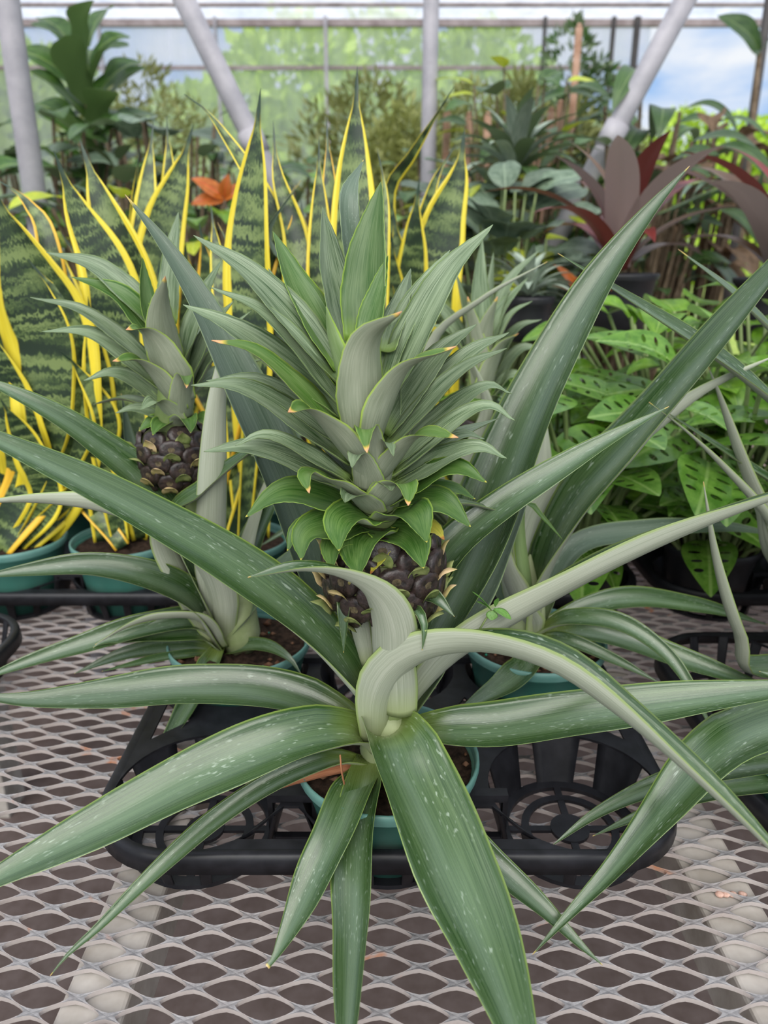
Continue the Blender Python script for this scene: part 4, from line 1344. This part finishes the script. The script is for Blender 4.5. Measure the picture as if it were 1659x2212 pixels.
snake(-0.041, TB0, 'tall snake plant whose dark-tipped leaf rises above the main crown', [([(762, 700), (764, 420), (768, 260), (772, 142)], 82, .02, 0), ([(700, 700), (690, 430), (689, 295)], 52, .03, 10), ([(720, 600), (712, 400), (705, 252)], 46, .08, 0),
      ([(650, 700), (640, 520), (600, 380), (590, 260)], 48, .06, 10), ([(820, 600), (830, 420), (815, 320)], 34, .06, 20), ([(700, 800), (720, 640), (730, 520)], 60, -.02, 0)], 1)
snake(-0.204, TB0, 'snake plant with a broad pointed leaf left of the main crown', [([(545, 800), (540, 520), (552, 330), (563, 190)], 84, -.02, 0), ([(590, 780), (620, 600), (640, 470), (625, 395)], 64, .05, 10), ([(560, 700), (600, 500), (470, 270), (398, 203)], 40, .08, 20),
      ([(500, 800), (470, 560), (455, 440)], 40, .08, 10), ([(640, 780), (660, 560), (650, 430)], 60, .1, 0)], 2)
snake(0.115, TB1, 'snake plant with a thin slanting yellow leaf right of the main crown', [([(860, 620), (838, 425), (890, 330), (982, 186)], 44, .0, 60), ([(900, 700), (895, 520), (906, 384)], 66, -.02, 0), ([(930, 700), (955, 500), (990, 380), (1004, 275)], 88, .0, 8),
      ([(900, 640), (930, 420), (985, 310)], 36, .06, 20), ([(860, 760), (850, 600), (846, 500)], 60, -.03, 0), ([(960, 800), (975, 660), (1000, 560)], 50, .03, 10)], 3)
snake(-0.36, TB1, 'snake plant with an upright yellow-edged leaf left of the slanted pipe', [([(330, 760), (350, 520), (385, 390), (418, 268)], 84, .0, 0), ([(300, 700), (315, 450), (325, 330), (332, 258)], 50, .06, 10), ([(290, 700), (290, 450), (302, 320)], 34, .05, 50),
      ([(420, 800), (400, 600), (390, 480)], 50, .04, 10), ([(360, 640), (365, 380), (360, 250)], 44, .1, 0), ([(270, 720), (240, 560), (235, 480)], 60, .04, 0)], 4)
snake(-0.36, TB0, 'snake plant with two broad leaves leaning left, behind the left pineapple', [([(300, 900), (285, 640), (215, 430), (172, 300)], 88, .02, 0), ([(270, 900), (240, 620), (165, 450), (116, 325)], 92, -.03, 5), ([(200, 900), (160, 700), (125, 560), (112, 480)], 60, .06, 10),
      ([(180, 1000), (110, 800), (60, 660), (0, 600)], 54, -.02, 20), ([(230, 1000), (210, 820), (190, 640)], 50, -.04, 30), ([(150, 1000), (110, 560), (60, 440), (-10, 385)], 46, .08, 30)], 5)
snake(-0.516, TB0, 'snake plant at the left edge with wide orange-yellow leaf margins', [([(130, 1000), (120, 760), (50, 560), (-25, 390)], 150, -.06, 0), ([(90, 1000), (40, 800), (-10, 640), (-40, 500)], 110, -.03, 0), ([(60, 1000), (20, 860), (-20, 700)], 90, -.05, 10),
      ([(150, 1000), (190, 850), (170, 700), (60, 560)], 54, -.05, 30), ([(170, 1050), (230, 920), (170, 800), (130, 760)], 46, -.06, 30), ([(100, 1080), (60, 960), (0, 860)], 60, -.06, 0), ([(150, 1050), (140, 860), (110, 620)], 80, .0, 5), ([(20, 1050), (-20, 860), (-40, 620)], 120, .0, 5), ([(40, 1050), (10, 900), (0, 700)], 80, -.03, 0)], 6)
snake(-0.516, TB1, 'shorter snake plant in the back row behind the left pineapple crown', [([(250, 900), (230, 700), (210, 560)], 70, .0, 0), ([(290, 900), (270, 700), (285, 560)], 60, .02, 0), ([(310, 900), (330, 700), (345, 560)], 60, .0, 10), ([(240, 800), (190, 600), (130, 500)], 50, .0, 20)], 7)
snake(-0.204, TB1, 'back-row snake plant between two taller ones, partly hidden', [([(470, 800), (450, 600), (430, 480)], 60, .0, 0), ([(500, 800), (520, 600), (500, 470)], 60, .0, 0), ([(440, 820), (410, 640), (400, 520)], 56, .0, 0), ([(530, 820), (590, 640), (600, 520)], 56, .02, 0)], 8)
snake(-0.041, TB1, 'back-row snake plant straight behind the main crown', [([(790, 800), (800, 560), (790, 400)], 70, .0, 0), ([(840, 800), (860, 600), (850, 450)], 66, .0, 0), ([(740, 800), (730, 600), (735, 440)], 60, .0, 0)], 9)

# ------------------------------------------------------------------ generic leaves for the plants further back
def leaf_mesh(name, width, mat, nseg=12, nac=6, bend=0.4, fold=0.15, wave=0.0, seed=0):
    """unit-length blade along +Y, face +Z; width is a function of t"""
    q = random.Random(seed)
    v = []; uv = []; f = []
    x_ = 0.0
    y = 0.0; z = 0.0; ang = bend * 0.5
    for i in range(nseg + 1):
        t = i / nseg
        w = max(0.004, width(t)) * 0.5
        for k in range(nac + 1):
            u = -1 + 2 * k / nac
            v.append((u * w, y - 0.0, z + abs(u) * w * fold + wave * math.sin(9 * t + 3 * u + seed) * abs(u) * w))
            uv.append((k / nac, t))
        a = ang - bend * 1.6 * t
        y += math.cos(a) / nseg; z += math.sin(a) / nseg
    for i in range(nseg):
        for k in range(nac):
            a = i * (nac + 1) + k
            f.append((a, a + 1, a + nac + 2, a + nac + 1))
    me = bpy.data.meshes.new(name)
    me.from_pydata(v, [], f)
    me.materials.append(mat)
    me.polygons.foreach_set('use_smooth', [True] * len(me.polygons))
    ul = me.uv_layers.new(name='UVMap')
    for i, lp in enumerate(me.loops):
        ul.data[i].uv = uv[lp.vertex_index]
    me.update()
    return me


def holes_mesh(name, mat, seed=0, fold=0.2, bend=0.35):
    """cheese plant leaf: oval blade with oval holes on both sides of the centre vein"""
    q = random.Random(seed)
    out = []
    n = 36
    for k in range(n):
        a = 2 * math.pi * k / n
        t = 0.5 - 0.5 * math.cos(a)
        w = 0.30 * (math.sin(math.pi * t ** 0.8) ** 0.75) * (1 - 0.25 * t)
        out.append(((w if a < math.pi else -w) * (1 if k not in (0,) else 1), t))
    loops = [out]
    for s in (-1, 1):
        for i in range(4):
            t = 0.2 + 0.16 * i + q.uniform(-.02, .02)
            cx = s * (0.14 - 0.018 * abs(i - 1)); L = 0.068 - 0.008 * abs(i - 1); w = 0.022 + q.uniform(0, .01)
            a = s * 0.35
            h = []
            for k in range(10):
                b = 2 * math.pi * k / 10
                x = L * math.cos(b); y = w * math.sin(b)
                h.append((cx + x * math.cos(a) - y * math.sin(a), t + x * math.sin(a) + y * math.cos(a)))
            loops.append(h)
    v, f = curve_plate(loops, 0.0)
    bm = bmesh.new()
    vs = [bm.verts.new((p.x, p.y, 0)) for p in v]
    for fc_ in f:
        try:
            bm.faces.new([vs[i] for i in fc_])
        except ValueError:
            pass
    bmesh.ops.remove_doubles(bm, verts=bm.verts, dist=1e-5)
    for _ in range(2):
        es = [e for e in bm.edges if e.calc_length() > 0.12]
        if es:
            bmesh.ops.subdivide_edges(bm, edges=es, cuts=1)
            bmesh.ops.triangulate(bm, faces=bm.faces)
    bmesh.ops.recalc_face_normals(bm, faces=bm.faces)
    ul = bm.loops.layers.uv.new('UVMap')
    for fc_ in bm.faces:
        if fc_.normal.z < 0:
            fc_.normal_flip()
        for lp in fc_.loops:
            lp[ul].uv = (lp.vert.co.x / 0.6 + 0.5, lp.vert.co.y)
        fc_.smooth = True
    for vv in bm.verts:
        t = vv.co.y
        vv.co.z = abs(vv.co.x) * fold + bend * (t * 0.45 - t * t * 0.8)
    me = bpy.data.meshes.new(name)
    bm.to_mesh(me); bm.free()
    me.materials.append(mat)
    return me


def frame(d, n):
    d = Vector(d).normalized()
    s = d.cross(Vector(n))
    if s.length < 1e-4:
        s = d.cross(Vector((1, 0, 0)))
    s.normalize()
    n = s.cross(d)
    return Matrix((s, d, n)).transposed()


def w_ovate(t): return 0.52 * math.sin(math.pi * t ** 0.75) ** 0.8
def w_fiddle(t): return (0.35 + 0.25 * t) * math.sin(math.pi * (0.04 + 0.96 * t)) ** 0.45 * (1 - .3 * math.exp(-((t - .42) / .13) ** 2))
def w_heart(t): return 0.72 * (math.sin(math.pi * t ** 0.55) ** 0.8)
def w_round(t): return 0.8 * math.sin(math.pi * (0.03 + 0.94 * t)) ** 0.55
def w_strap(t): return 0.17 * (min(1, .7 + 1.2 * t)) * (1 if t < .5 else max(0.02, 1 - ((t - .5) / .5) ** 1.8))
def w_thin(t): return 0.06 * (1 if t < .4 else max(0.03, 1 - (t - .4) / .6))
def w_lance(t): return 0.22 * math.sin(math.pi * (0.02 + 0.97 * t)) ** 0.8


ME = {
    'mon1': holes_mesh('cheese_leaf_a', L_MON, 1), 'mon2': holes_mesh('cheese_leaf_b', L_MON, 2, .3, .6), 'mon3': holes_mesh('cheese_leaf_c', L_MON, 3, .12, .2),
    'pot1': leaf_mesh('pothos_leaf_a', w_heart, L_POTHOS, 12, 6, .6, .15, .08, 1), 'pot2': leaf_mesh('pothos_leaf_b', w_ovate, L_POTHOS, 12, 6, .9, .25, .08, 2),
    'lime': leaf_mesh('lime_leaf_a', w_ovate, L_LIME, 10, 6, .5, .1, .05, 3),
    'fig': leaf_mesh('fig_leaf_a', w_fiddle, L_FIG, 12, 6, .5, .18, .12, 4), 'fig2': leaf_mesh('fig_leaf_b', w_fiddle, L_FIG, 12, 6, .9, .12, .12, 5),
    'dark': leaf_mesh('dark_leaf_a', w_ovate, L_DARK, 10, 6, .6, .15, .06, 6), 'dark2': leaf_mesh('dark_leaf_b', w_lance, L_DARK, 10, 4, .8, .15, .05, 7),
    'grey': leaf_mesh('grey_leaf_a', w_round, L_GREY, 10, 6, .35, .15, .08, 8),
    'orange': leaf_mesh('croton_leaf', w_ovate, L_ORANGE, 10, 6, .5, .12, .05, 9),
    'red': leaf_mesh('bromeliad_leaf_a', w_strap, L_RED, 16, 6, .9, .28, .0, 10), 'redg': leaf_mesh('bromeliad_leaf_b', w_strap, L_REDG, 16, 6, .7, .28, .0, 11),
    'agave': leaf_mesh('agave_leaf', w_strap, L_AGAVE, 12, 4, .8, .3, .0, 12),
    'olive': leaf_mesh('olive_leaf', w_thin, L_OLIVE, 5, 2, .5, .1, 0, 13),
    'big': leaf_mesh('drooping_leaf', w_lance, L_DARK, 14, 6, 1.3, .15, .08, 14),
    'brown': leaf_mesh('brown_leaf', w_ovate, L_BROWN, 10, 6, 1.2, .35, .2, 15),
    'limes': leaf_mesh('dracaena_leaf', w_thin, L_LIME, 10, 2, 1.0, .2, 0, 16),
}


def bush(name, label, cat, base, meshes, n, rx, ry, z0, z1, size, seed, up=0.35, stem=None, group=None, pot=None, stem_r=0.003, face=0.3, facey=0.0):
    """plant with single leaves around stems; base = foot, leaves fill an oval from z0 to z1"""
    q = random.Random(seed)
    base = Vector(base)
    o = empty(name, base, label, cat, group)
    if pot:
        r, h, mt, rm = pot
        pot_parts(o, (base.x, base.y), r, h, 0.012, mt, rm, bits=False, seed=seed, z0=base.z)
    sb = MB()
    for i in range(n):
        t = (i + .5) / n
        a = i * 2.39996 + q.uniform(-.3, .3)
        rr = math.sqrt(q.uniform(.05, 1))
        zz = z0 + (z1 - z0) * q.random()
        mid = (zz - z0) / max(1e-6, z1 - z0)
        k = (0.55 + 0.45 * math.sin(math.pi * (0.15 + 0.75 * mid)))
        p = Vector((base.x + rx * rr * k * math.cos(a), base.y + ry * rr * k * math.sin(a), zz))
        d = Vector((math.cos(a) * (0.4 + rr), math.sin(a) * (0.4 + rr) - facey, up + q.uniform(-.45, .35))).normalized()
        nn = Vector((q.uniform(-face, face), q.uniform(-face, face) - facey, 1))
        inst('leaf', meshes[q.randrange(len(meshes))], o, p, frame(d, nn), size * q.uniform(.75, 1.25))
        j = Vector((base.x, base.y, base.z + 0.6 * (zz - base.z))) if stem else Vector((base.x, base.y, base.z))
        b0 = Vector((base.x + q.uniform(-.02, .02), base.y + q.uniform(-.02, .02), base.z))
        sb.tube([b0, b0.lerp(p, .5) + Vector((0, 0, .15 * (p - b0).length)), p], stem_r, 5, False)
    sb.build('stems', stem or M['stem'], o)
    return o


def rosette(name, label, cat, base, meshes, n, size, seed, el0=1.35, el1=0.1, group=None, pot=None, mixer=None):
    q = random.Random(seed)
    base = Vector(base)
    o = empty(name, base, label, cat, group)
    if pot:
        r, h, mt, rm = pot
        pot_parts(o, (base.x, base.y), r, h, 0.012, mt, rm, bits=False, seed=seed, z0=base.z - h)
    for i in range(n):
        t = (i + .5) / n
        a = i * 2.39996 + q.uniform(-.2, .2)
        el = el0 + (el1 - el0) * t + q.uniform(-.1, .1)
        d = Vector((math.cos(a) * math.cos(el), math.sin(a) * math.cos(el), math.sin(el)))
        nn = Vector((-math.cos(a) * math.sin(el), -math.sin(a) * math.sin(el), math.cos(el)))
        me = meshes[q.randrange(len(meshes))] if not mixer else mixer(i)
        s = size * q.uniform(.8, 1.1) * (0.75 + .25 * math.sin(math.pi * t))
        inst('leaf', me, o, base + d * 0.01, frame(d, nn), s)
    return o


def cloud_plant(name, label, cat, base, crowns, mat, n, size, seed, trunk_r=0.03, group=None, trunk_mat=None, wide=0.5, pot=None):
    """tree or fine-leaved shrub: trunk plus one foliage mesh (leaves nobody could count); crowns = [(centre, radii)]"""
    q = random.Random(seed)
    base = Vector(base)
    o = empty(name, base, label, cat, group)
    tb = MB()
    v = []; f = []; uv = []
    for (c, r) in crowns:
        c = Vector(c)
        tb.tube([base, base.lerp(c, .5) + Vector((q.uniform(-.05, .05), 0, 0)), c], [trunk_r, trunk_r * .8, trunk_r * .35], 7, False)
        for i in range(n // len(crowns)):
            while True:
                u = Vector((q.uniform(-1, 1), q.uniform(-1, 1), q.uniform(-1, 1)))
                if u.length < 1:
                    break
            u = u.normalized() * u.length ** 0.5
            p = c + Vector((u.x * r[0], u.y * r[1], u.z * r[2]))
            d = (u + Vector((q.uniform(-1, 1), q.uniform(-1, 1), q.uniform(-.6, 1)))).normalized()
            s = d.cross(Vector((q.uniform(-1, 1), q.uniform(-1, 1), q.uniform(-1, 1)))).normalized()
            L = size * q.uniform(.6, 1.3); w = L * wide * .5
            k = len(v)
            v += [p, p + d * L * .5 + s * w, p + d * L, p + d * L * .5 - s * w]
            uv += [(.5, 0), (1, .5), (.5, 1), (0, .5)]
            f.append((k, k + 1, k + 2, k + 3))
    tb.build('trunk', trunk_mat or M['wood_stem'], o)
    tag(mesh_obj('foliage', v, f, mat, o, False, uv), kind='stuff')
    return o


BP = ('black_pot', 'black_pot')
# ---- second bench behind, of planks
b2 = empty('plank_bench', (0, 1.93, GZ), 'weathered plank bench behind the mesh bench, mostly covered by plants', 'bench')
for i in range(4):
    y = 1.62 + i * 0.155
    MB().box((-1.9, y, -0.10), (2.3, y + 0.14, -0.075)).build('plank', M['plank'], b2, smooth=False)
for x in (-1.7, 0.2, 2.1):
    for y in (1.66, 2.12):
        MB().box((x - .04, y, GZ), (x + .04, y + .08, -0.10)).build('leg', M['plank'], b2, smooth=False)
Z2 = -0.075

# ---- cheese plants and pothos, right middle
MON = [ME['mon1'], ME['mon2'], ME['mon3']]
POT = [ME['pot1'], ME['pot2']]
PT = (0.066, 0.09, 'black_pot', 'black_pot')
def at0(px, Y, z=0.006):
    p = P(px, 900, Y)
    return (p.x * 1.0, Y, z)
bush('cheese_plant', 'cheese plant with holed pale leaves right of the tall pineapple leaf', 'plant', (.271, TB0, .006), MON, 44, .13, .15, .10, .32, .115, 31, .2, pot=PT, facey=.25)
bush('cheese_plant', 'cheese plant with holed leaves in the middle of the right foliage', 'plant', (.454, TB0, .006), MON, 48, .17, .15, .10, .34, .115, 32, .2, pot=PT, facey=.25)
bush('cheese_plant', 'cheese plant at the right edge behind the crossing pineapple leaves', 'plant', (.61, TB0, .006), MON, 44, .15, .14, .10, .33, .11, 33, .2, pot=PT, facey=.25)
bush('pothos', 'bright green pothos behind the cheese plants, near the maroon bromeliad', 'plant', (.454, TB1, .006), POT, 60, .2, .14, .18, .40, .085, 34, .2, pot=PT, facey=.2)
bush('pothos', 'bright green pothos below the right maroon bromeliad', 'plant', (.61, TB1, .006), POT, 60, .19, .14, .18, .42, .085, 35, .2, pot=PT, facey=.2)
bush('pothos', 'dark glossy pothos with large leaves beside the tall pineapple leaf', 'plant', (.271, TB1, .006), [ME['dark'], ME['pot1']], 30, .10, .12, .08, .30, .12, 36, .1, pot=PT, facey=.35)

# ---- maroon bromeliads
mx = lambda i: ME['redg'] if i % 3 == 1 else ME['red']
p = P(1335, 590, 1.55)
rosette('bromeliad', 'large maroon bromeliad with broad upright leaves under the slanted pipe', 'plant', p, None, 17, .34, 41, 1.35, .35, pot=(.08, .12, 'black_pot', 'black_pot'), mixer=mx)
p = P(1680, 600, 1.5)
rosette('bromeliad', 'maroon bromeliad with bronze leaves at the right edge', 'plant', p, None, 17, .36, 42, 1.3, .35, pot=(.08, .12, 'black_pot', 'black_pot'), mixer=lambda i: ME['red'] if i % 3 == 1 else ME['redg'])
p = P(1250, 640, 1.5)
rosette('bromeliad', 'small red-orange bromeliad low behind the tall pineapple leaf', 'plant', p, [ME['orange']], 6, .09, 43, 1.0, .2)
p = P(1140, 640, 1.42)
rosette('small_bromeliad', 'little silvery spiky rosette right of the main crown', 'plant', p, [ME['agave']], 22, .12, 44, 1.3, .0, pot=(.05, .08, 'black_pot', 'black_pot'))

# ---- grey green plants, middle right
p = P(1090, 560, 1.75)
bush('peperomia', 'grey-green plant with rounded leaves right of the snake plants', 'plant', (p.x, 1.75, Z2), [ME['grey']], 46, .15, .15, .30, .62, .12, 51, .25, pot=(.09, .14, 'black_pot', 'black_pot'), facey=.3)
p = P(1110, 380, 2.1)
rosette('dracaena', 'dark green feathery rosette standing above the grey-green plant', 'plant', p, [ME['dark2'], ME['agave']], 40, .24, 52, 1.45, -.1)
bush('dracaena', 'broad dark foliage under the feathery rosette', 'plant', (p.x, 2.1, Z2), [ME['dark'], ME['grey']], 44, .22, .2, .25, .66, .14, 53, .2, stem=M['wood_stem'], facey=.3)
p = P(1010, 480, 1.9)
bush('lime_plant', 'lime yellow broad-leaved plant behind the right snake plant', 'plant', (p.x, 1.95, Z2), [ME['lime']], 14, .10, .1, .46, .62, .12, 54, .1, facey=.3)
p = P(1130, 300, 2.6)
bush('lime_plant', 'lime yellow plant beneath the row of wooden stakes', 'plant', (p.x, 2.6, GZ), [ME['lime'], ME['dark']], 30, .25, .2, .75, 1.0, .13, 55, .1, stem=M['wood_stem'], facey=.3)
p = P(1230, 400, 2.4)
bush('lime_plant', 'lime yellow and green plant left of the right slanted pipe', 'plant', (p.x, 2.4, GZ), [ME['lime'], ME['pot2']], 26, .14, .15, .45, .75, .13, 56, .1, stem=M['wood_stem'], facey=.3)
p = P(1160, 520, 1.7)
bush('lime_plant', 'small lime leaves low beside the maroon bromeliad', 'plant', (p.x, 1.72, Z2), [ME['lime']], 8, .05, .05, .42, .52, .09, 57, .1, facey=.4)
# stakes
for i, (x, y0, y1) in enumerate(((1205, 225, 400), (1185, 240, 380), (1245, 60, 390), (1048, 250, 360), (1008, 250, 350), (960, 245, 350), (1325, 320, 400), (1160, 250, 350))):
    a = P(x + 6, y0, 2.75)
    o = empty('wooden_stake', (a.x - .01, 2.75, GZ), '%s from the left of the thin pinkish wooden stakes behind the shrubs' % ['sixth', 'fifth', 'seventh and tallest', 'third', 'second', 'first', 'eighth', 'fourth'][i], 'stake', 'wooden stakes among the rear shrubs')
    MB().tube([(a.x - .02, 2.75, GZ), (a.x - .008, 2.75, 0.0), a], px2m(8, a), 8).build('shaft', M['stake'], o)
    MB().tube([a, a + Vector((0, 0, .012))], [px2m(8, a), px2m(4, a)], 8).build('cut_end', M['stake'], o)

# ---- left: fiddle-leaf fig and dark shrubs
p = P(205, 300, 3.0)
fig = empty('fiddle_leaf_fig', (p.x, 3.0, GZ), 'tall fiddle-leaf fig rising behind the snake plants at the upper left', 'plant')
MB().tube([(p.x, 3.0, GZ), (p.x + .02, 3.0, .4), (p.x - .02, 3.0, 1.15)], [.022, .018, .01], 8).build('trunk', M['wood_stem'], fig)
q = random.Random(61)
for i in range(46):
    t = i / 45
    z = .25 + .92 * t
    a = i * 2.39996
    d = Vector((math.cos(a), math.sin(a) * .9, .25 + .9 * t * q.uniform(.6, 1.2))).normalized()
    inst('leaf', ME['fig'] if q.random() < .5 else ME['fig2'], fig, (p.x + .02 * math.cos(a), 3.0 + .02 * math.sin(a), z), frame(d, Vector((q.uniform(-.4, .4), -.5, 1))), q.uniform(.19, .28))


def shrub(px, Y, top_py, rx, label, meshes, n, size, seed, z0=-0.2, name='broad_leaf_shrub', stem=None, facey=.35, base=GZ):
    t = P(px, top_py, Y)
    return bush(name, label, 'shrub', (t.x, Y, base), meshes, n, rx, rx * .8, z0, t.z, size, seed, .15, stem or M['wood_stem'], facey=facey, stem_r=.006)


shrub(60, 2.9, 240, .42, 'dark broad-leaved shrub at the far left behind the grey post', [ME['dark'], ME['dark2']], 110, .17, 62)
shrub(-170, 2.9, 250, .42, 'dark shrub outside the left edge, its leaves just showing', [ME['dark'], ME['fig']], 80, .17, 74)
shrub(200, 2.6, 330, .34, 'dark leafy shrub below the fiddle-leaf fig', [ME['dark'], ME['fig']], 90, .17, 63)
shrub(345, 2.7, 235, .34, 'dark leafy shrub right of the fiddle-leaf fig', [ME['dark'], ME['dark2'], ME['grey']], 95, .17, 64)
shrub(450, 3.0, 290, .30, 'mid-green shrub just left of the slanted pipe', [ME['dark'], ME['dark2']], 80, .17, 65)
shrub(255, 2.0, 430, .26, 'low yellowish green plant behind the left snake plants', [ME['lime'], ME['pot2'], ME['dark']], 50, .13, 66, .05, base=Z2)
shrub(420, 1.9, 440, .14, 'yellow-green croton behind the tall snake leaves', [ME['lime'], ME['pot2'], ME['pot2']], 24, .12, 67, .25, 'croton', base=Z2)
p = P(478, 425, 1.85)
cro = empty('croton', (p.x, 1.85, Z2), 'croton with big glossy red-orange leaves left of the broad snake leaf', 'plant')
MB().tube([(p.x, 1.85, Z2), (p.x, 1.85, p.z)], .006, 6).build('stem', M['wood_stem'], cro)
for (dx, dz, s) in ((-.75, .55, .085), (.8, .35, .08), (-.9, -.1, .08), (.2, .6, .06)):
    inst('leaf', ME['orange'], cro, P(485, 430, 1.85), frame((dx, -.35, dz), (.2, -.8, .7)), s)
shrub(620, 3.2, 330, .35, 'green shrub behind the snake plants near the central post', [ME['dark'], ME['pot2']], 70, .15, 68)
shrub(760, 2.0, 450, .26, 'low mixed green plants behind the central snake plants', [ME['dark'], ME['grey'], ME['pot2']], 60, .12, 69, .05, base=Z2)
shrub(960, 2.9, 330, .35, 'dense dark undergrowth right of the central post', [ME['dark'], ME['dark2']], 80, .14, 70)
shrub(1420, 2.6, 190, .22, 'dark plant with long drooping leaves right of the slanted pipe', [ME['big']], 34, .30, 71, .35, 'drooping_plant')
shrub(1390, 2.3, 300, .24, 'dark green shrub behind the maroon bromeliad', [ME['dark'], ME['dark2']], 70, .14, 72)
shrub(1540, 2.6, 260, .16, 'brown curled-leaf plant at the right under the open sky', [ME['brown']], 34, .16, 73, .4, 'curled_leaf_plant')
# dark leaf hanging by the pole
p = P(1640, 110, 4.1)
o = empty('banana_plant', (p.x, 4.1, GZ), 'dark broad leaf on a stalk at the top right by the pole', 'plant')
MB().tube([(p.x + .05, 4.1, GZ), (p.x + .05, 4.1, .6), P(1640, 115, 4.1)], .012, 6).build('stalk', M['wood_stem'], o)
inst('leaf', ME['dark'], o, P(1642, 118, 4.1), frame((-.75, -.2, .55), (.2, -1, .6)), .30)
inst('leaf', ME['dark'], o, P(1640, 110, 4.1), frame((.3, -.2, .8), (.9, -.4, .3)), .2)


# ---- olive fine shrubs in the middle distance
for i, (px, top, Y, rx, lab) in enumerate(((800, 165, 3.9, .42, 'yellowish fine-leaved shrub left of the central post'), (1010, 190, 3.8, .40, 'yellowish fine-leaved shrub right of the central post'),
                                           (1135, 165, 3.6, .22, 'spiky yellow-green shrub before the film wall'), (1240, 230, 3.5, .24, 'olive shrub below the dark hanging plant'),
                                           (300, 130, 4.6, .5, 'hazy yellow-green shrub behind the fiddle-leaf fig'), (880, 230, 3.4, .26, 'low olive shrub hidden by the central post'), (1340, 260, 3.6, .2, 'small olive shrub behind the right slanted pipe'))):
    t = P(px, top, Y)
    h = t.z - 0.2
    cloud_plant('fine_leaf_shrub', lab, 'shrub', (t.x, Y, GZ), [((t.x - rx * .4, Y, .2 + h * .5), (rx * .6, rx * .6, h * .42)), ((t.x + rx * .4, Y, .15 + h * .5), (rx * .6, rx * .6, h * .4)), ((t.x, Y, .2 + h * .68), (rx * .5, rx * .5, h * .32))],
                L_OLIVE, 2600, .07, 80 + i, .012, 'fine-leaved shrubs in the middle distance', None, .25)
t = P(1235, 60, 6.2)
cloud_plant('hanging_conifer', 'dark wispy plant hanging in front of the blue film wall', 'plant', (t.x, 6.2, GZ), [((t.x, 6.2, t.z - .3), (.16, .16, .35)), ((t.x - .05, 6.2, t.z - .75), (.2, .2, .4)), ((t.x + .2, 6.2, t.z - .45), (.12, .1, .25))],
            L_DARK, 700, .10, 90, .02, None, None, .4)

# ---- dark palm at the right
p = P(1600, 420, 2.0)
palm = empty('potted_palm', (p.x + .25, 2.0, Z2), 'dark fan of palm fronds at the right behind the bromeliads', 'palm')
MB().tube([(p.x + .25, 2.0, Z2), (p.x + .25, 2.0, .42)], .015, 8).build('trunk', M['wood_stem'], palm)
for k in range(9):
    a = math.radians(195 + k * 42)
    top = Vector((p.x + .25, 2.0, .42))
    d = Vector((math.cos(a), math.sin(a) * .5, 0))
    pts = spline([top, top + d * .28 + UP * .22, top + d * .6 + UP * .16], 18)
    b = MB(); fv = []; ff = []; fu = []
    for i in range(2, 19):
        L = .2 * math.sin(math.pi * min(1, i / 19 + .1)) + .04
        tg = (pts[min(18, i + 1)] - pts[i - 1]).normalized()
        sd = tg.cross(UP).normalized()
        for s in (-1, 1):
            dd = (tg * .7 + sd * s + UP * -.15).normalized()
            w = dd.cross(UP).normalized() * .008
            k0 = len(fv)
            fv += [pts[i] + w, pts[i] - w, pts[i] + dd * L]
            fu += [(0, 0), (1, 0), (.5, 1)]
            ff.append((k0, k0 + 1, k0 + 2))
    fr = MB().tube(pts, .004, 5).build('frond', M['stem'], palm)
    tag(mesh_obj('leaflets', fv, ff, L_PALM, fr, False, fu), kind='stuff')

# ---- trees outside the film wall
TR = [(630, 40, 10.0, 1.3, 'bright green tree outside the film wall, left of the central post'), (1040, 60, 10.5, 1.35, 'bright yellow-green tree outside the film wall, right of the central post'), (830, 30, 12, 1.5, 'green tree outside directly behind the central post'),
      (90, 110, 11, 1.3, 'green tree outside behind the left post'), (420, 190, 11, 1.2, 'low green tree outside behind the left slanted pipe'), (1480, 235, 20, 1.5, 'distant yellow-green tree on the horizon beside the right slanted pipe'),
      (1600, 245, 19, 1.5, 'distant yellow-green tree on the horizon by the dark pole'), (1720, 240, 19, 1.5, 'distant yellow-green tree at the right edge of the horizon'), (-120, 60, 10, 1.5, 'green tree outside at the far left'), (1300, 250, 18, 1.6, 'distant green tree behind the thin dark studs')]
for i, (px, top, Y, r, lab) in enumerate(TR):
    t = P(px, top, Y)
    h = t.z - GZ
    cloud_plant('tree', lab, 'tree', (t.x, Y, GZ), [((t.x - r * .5, Y, GZ + h * .5), (r * .7, r * .7, h * .34)), ((t.x + r * .5, Y, GZ + h * .45), (r * .7, r * .7, h * .36)), ((t.x, Y, GZ + h * .7), (r * .7, r * .7, h * .30))],
                L_TREE, 4200, .20, 100 + i, .09, 'trees outside the greenhouse', None, .6)
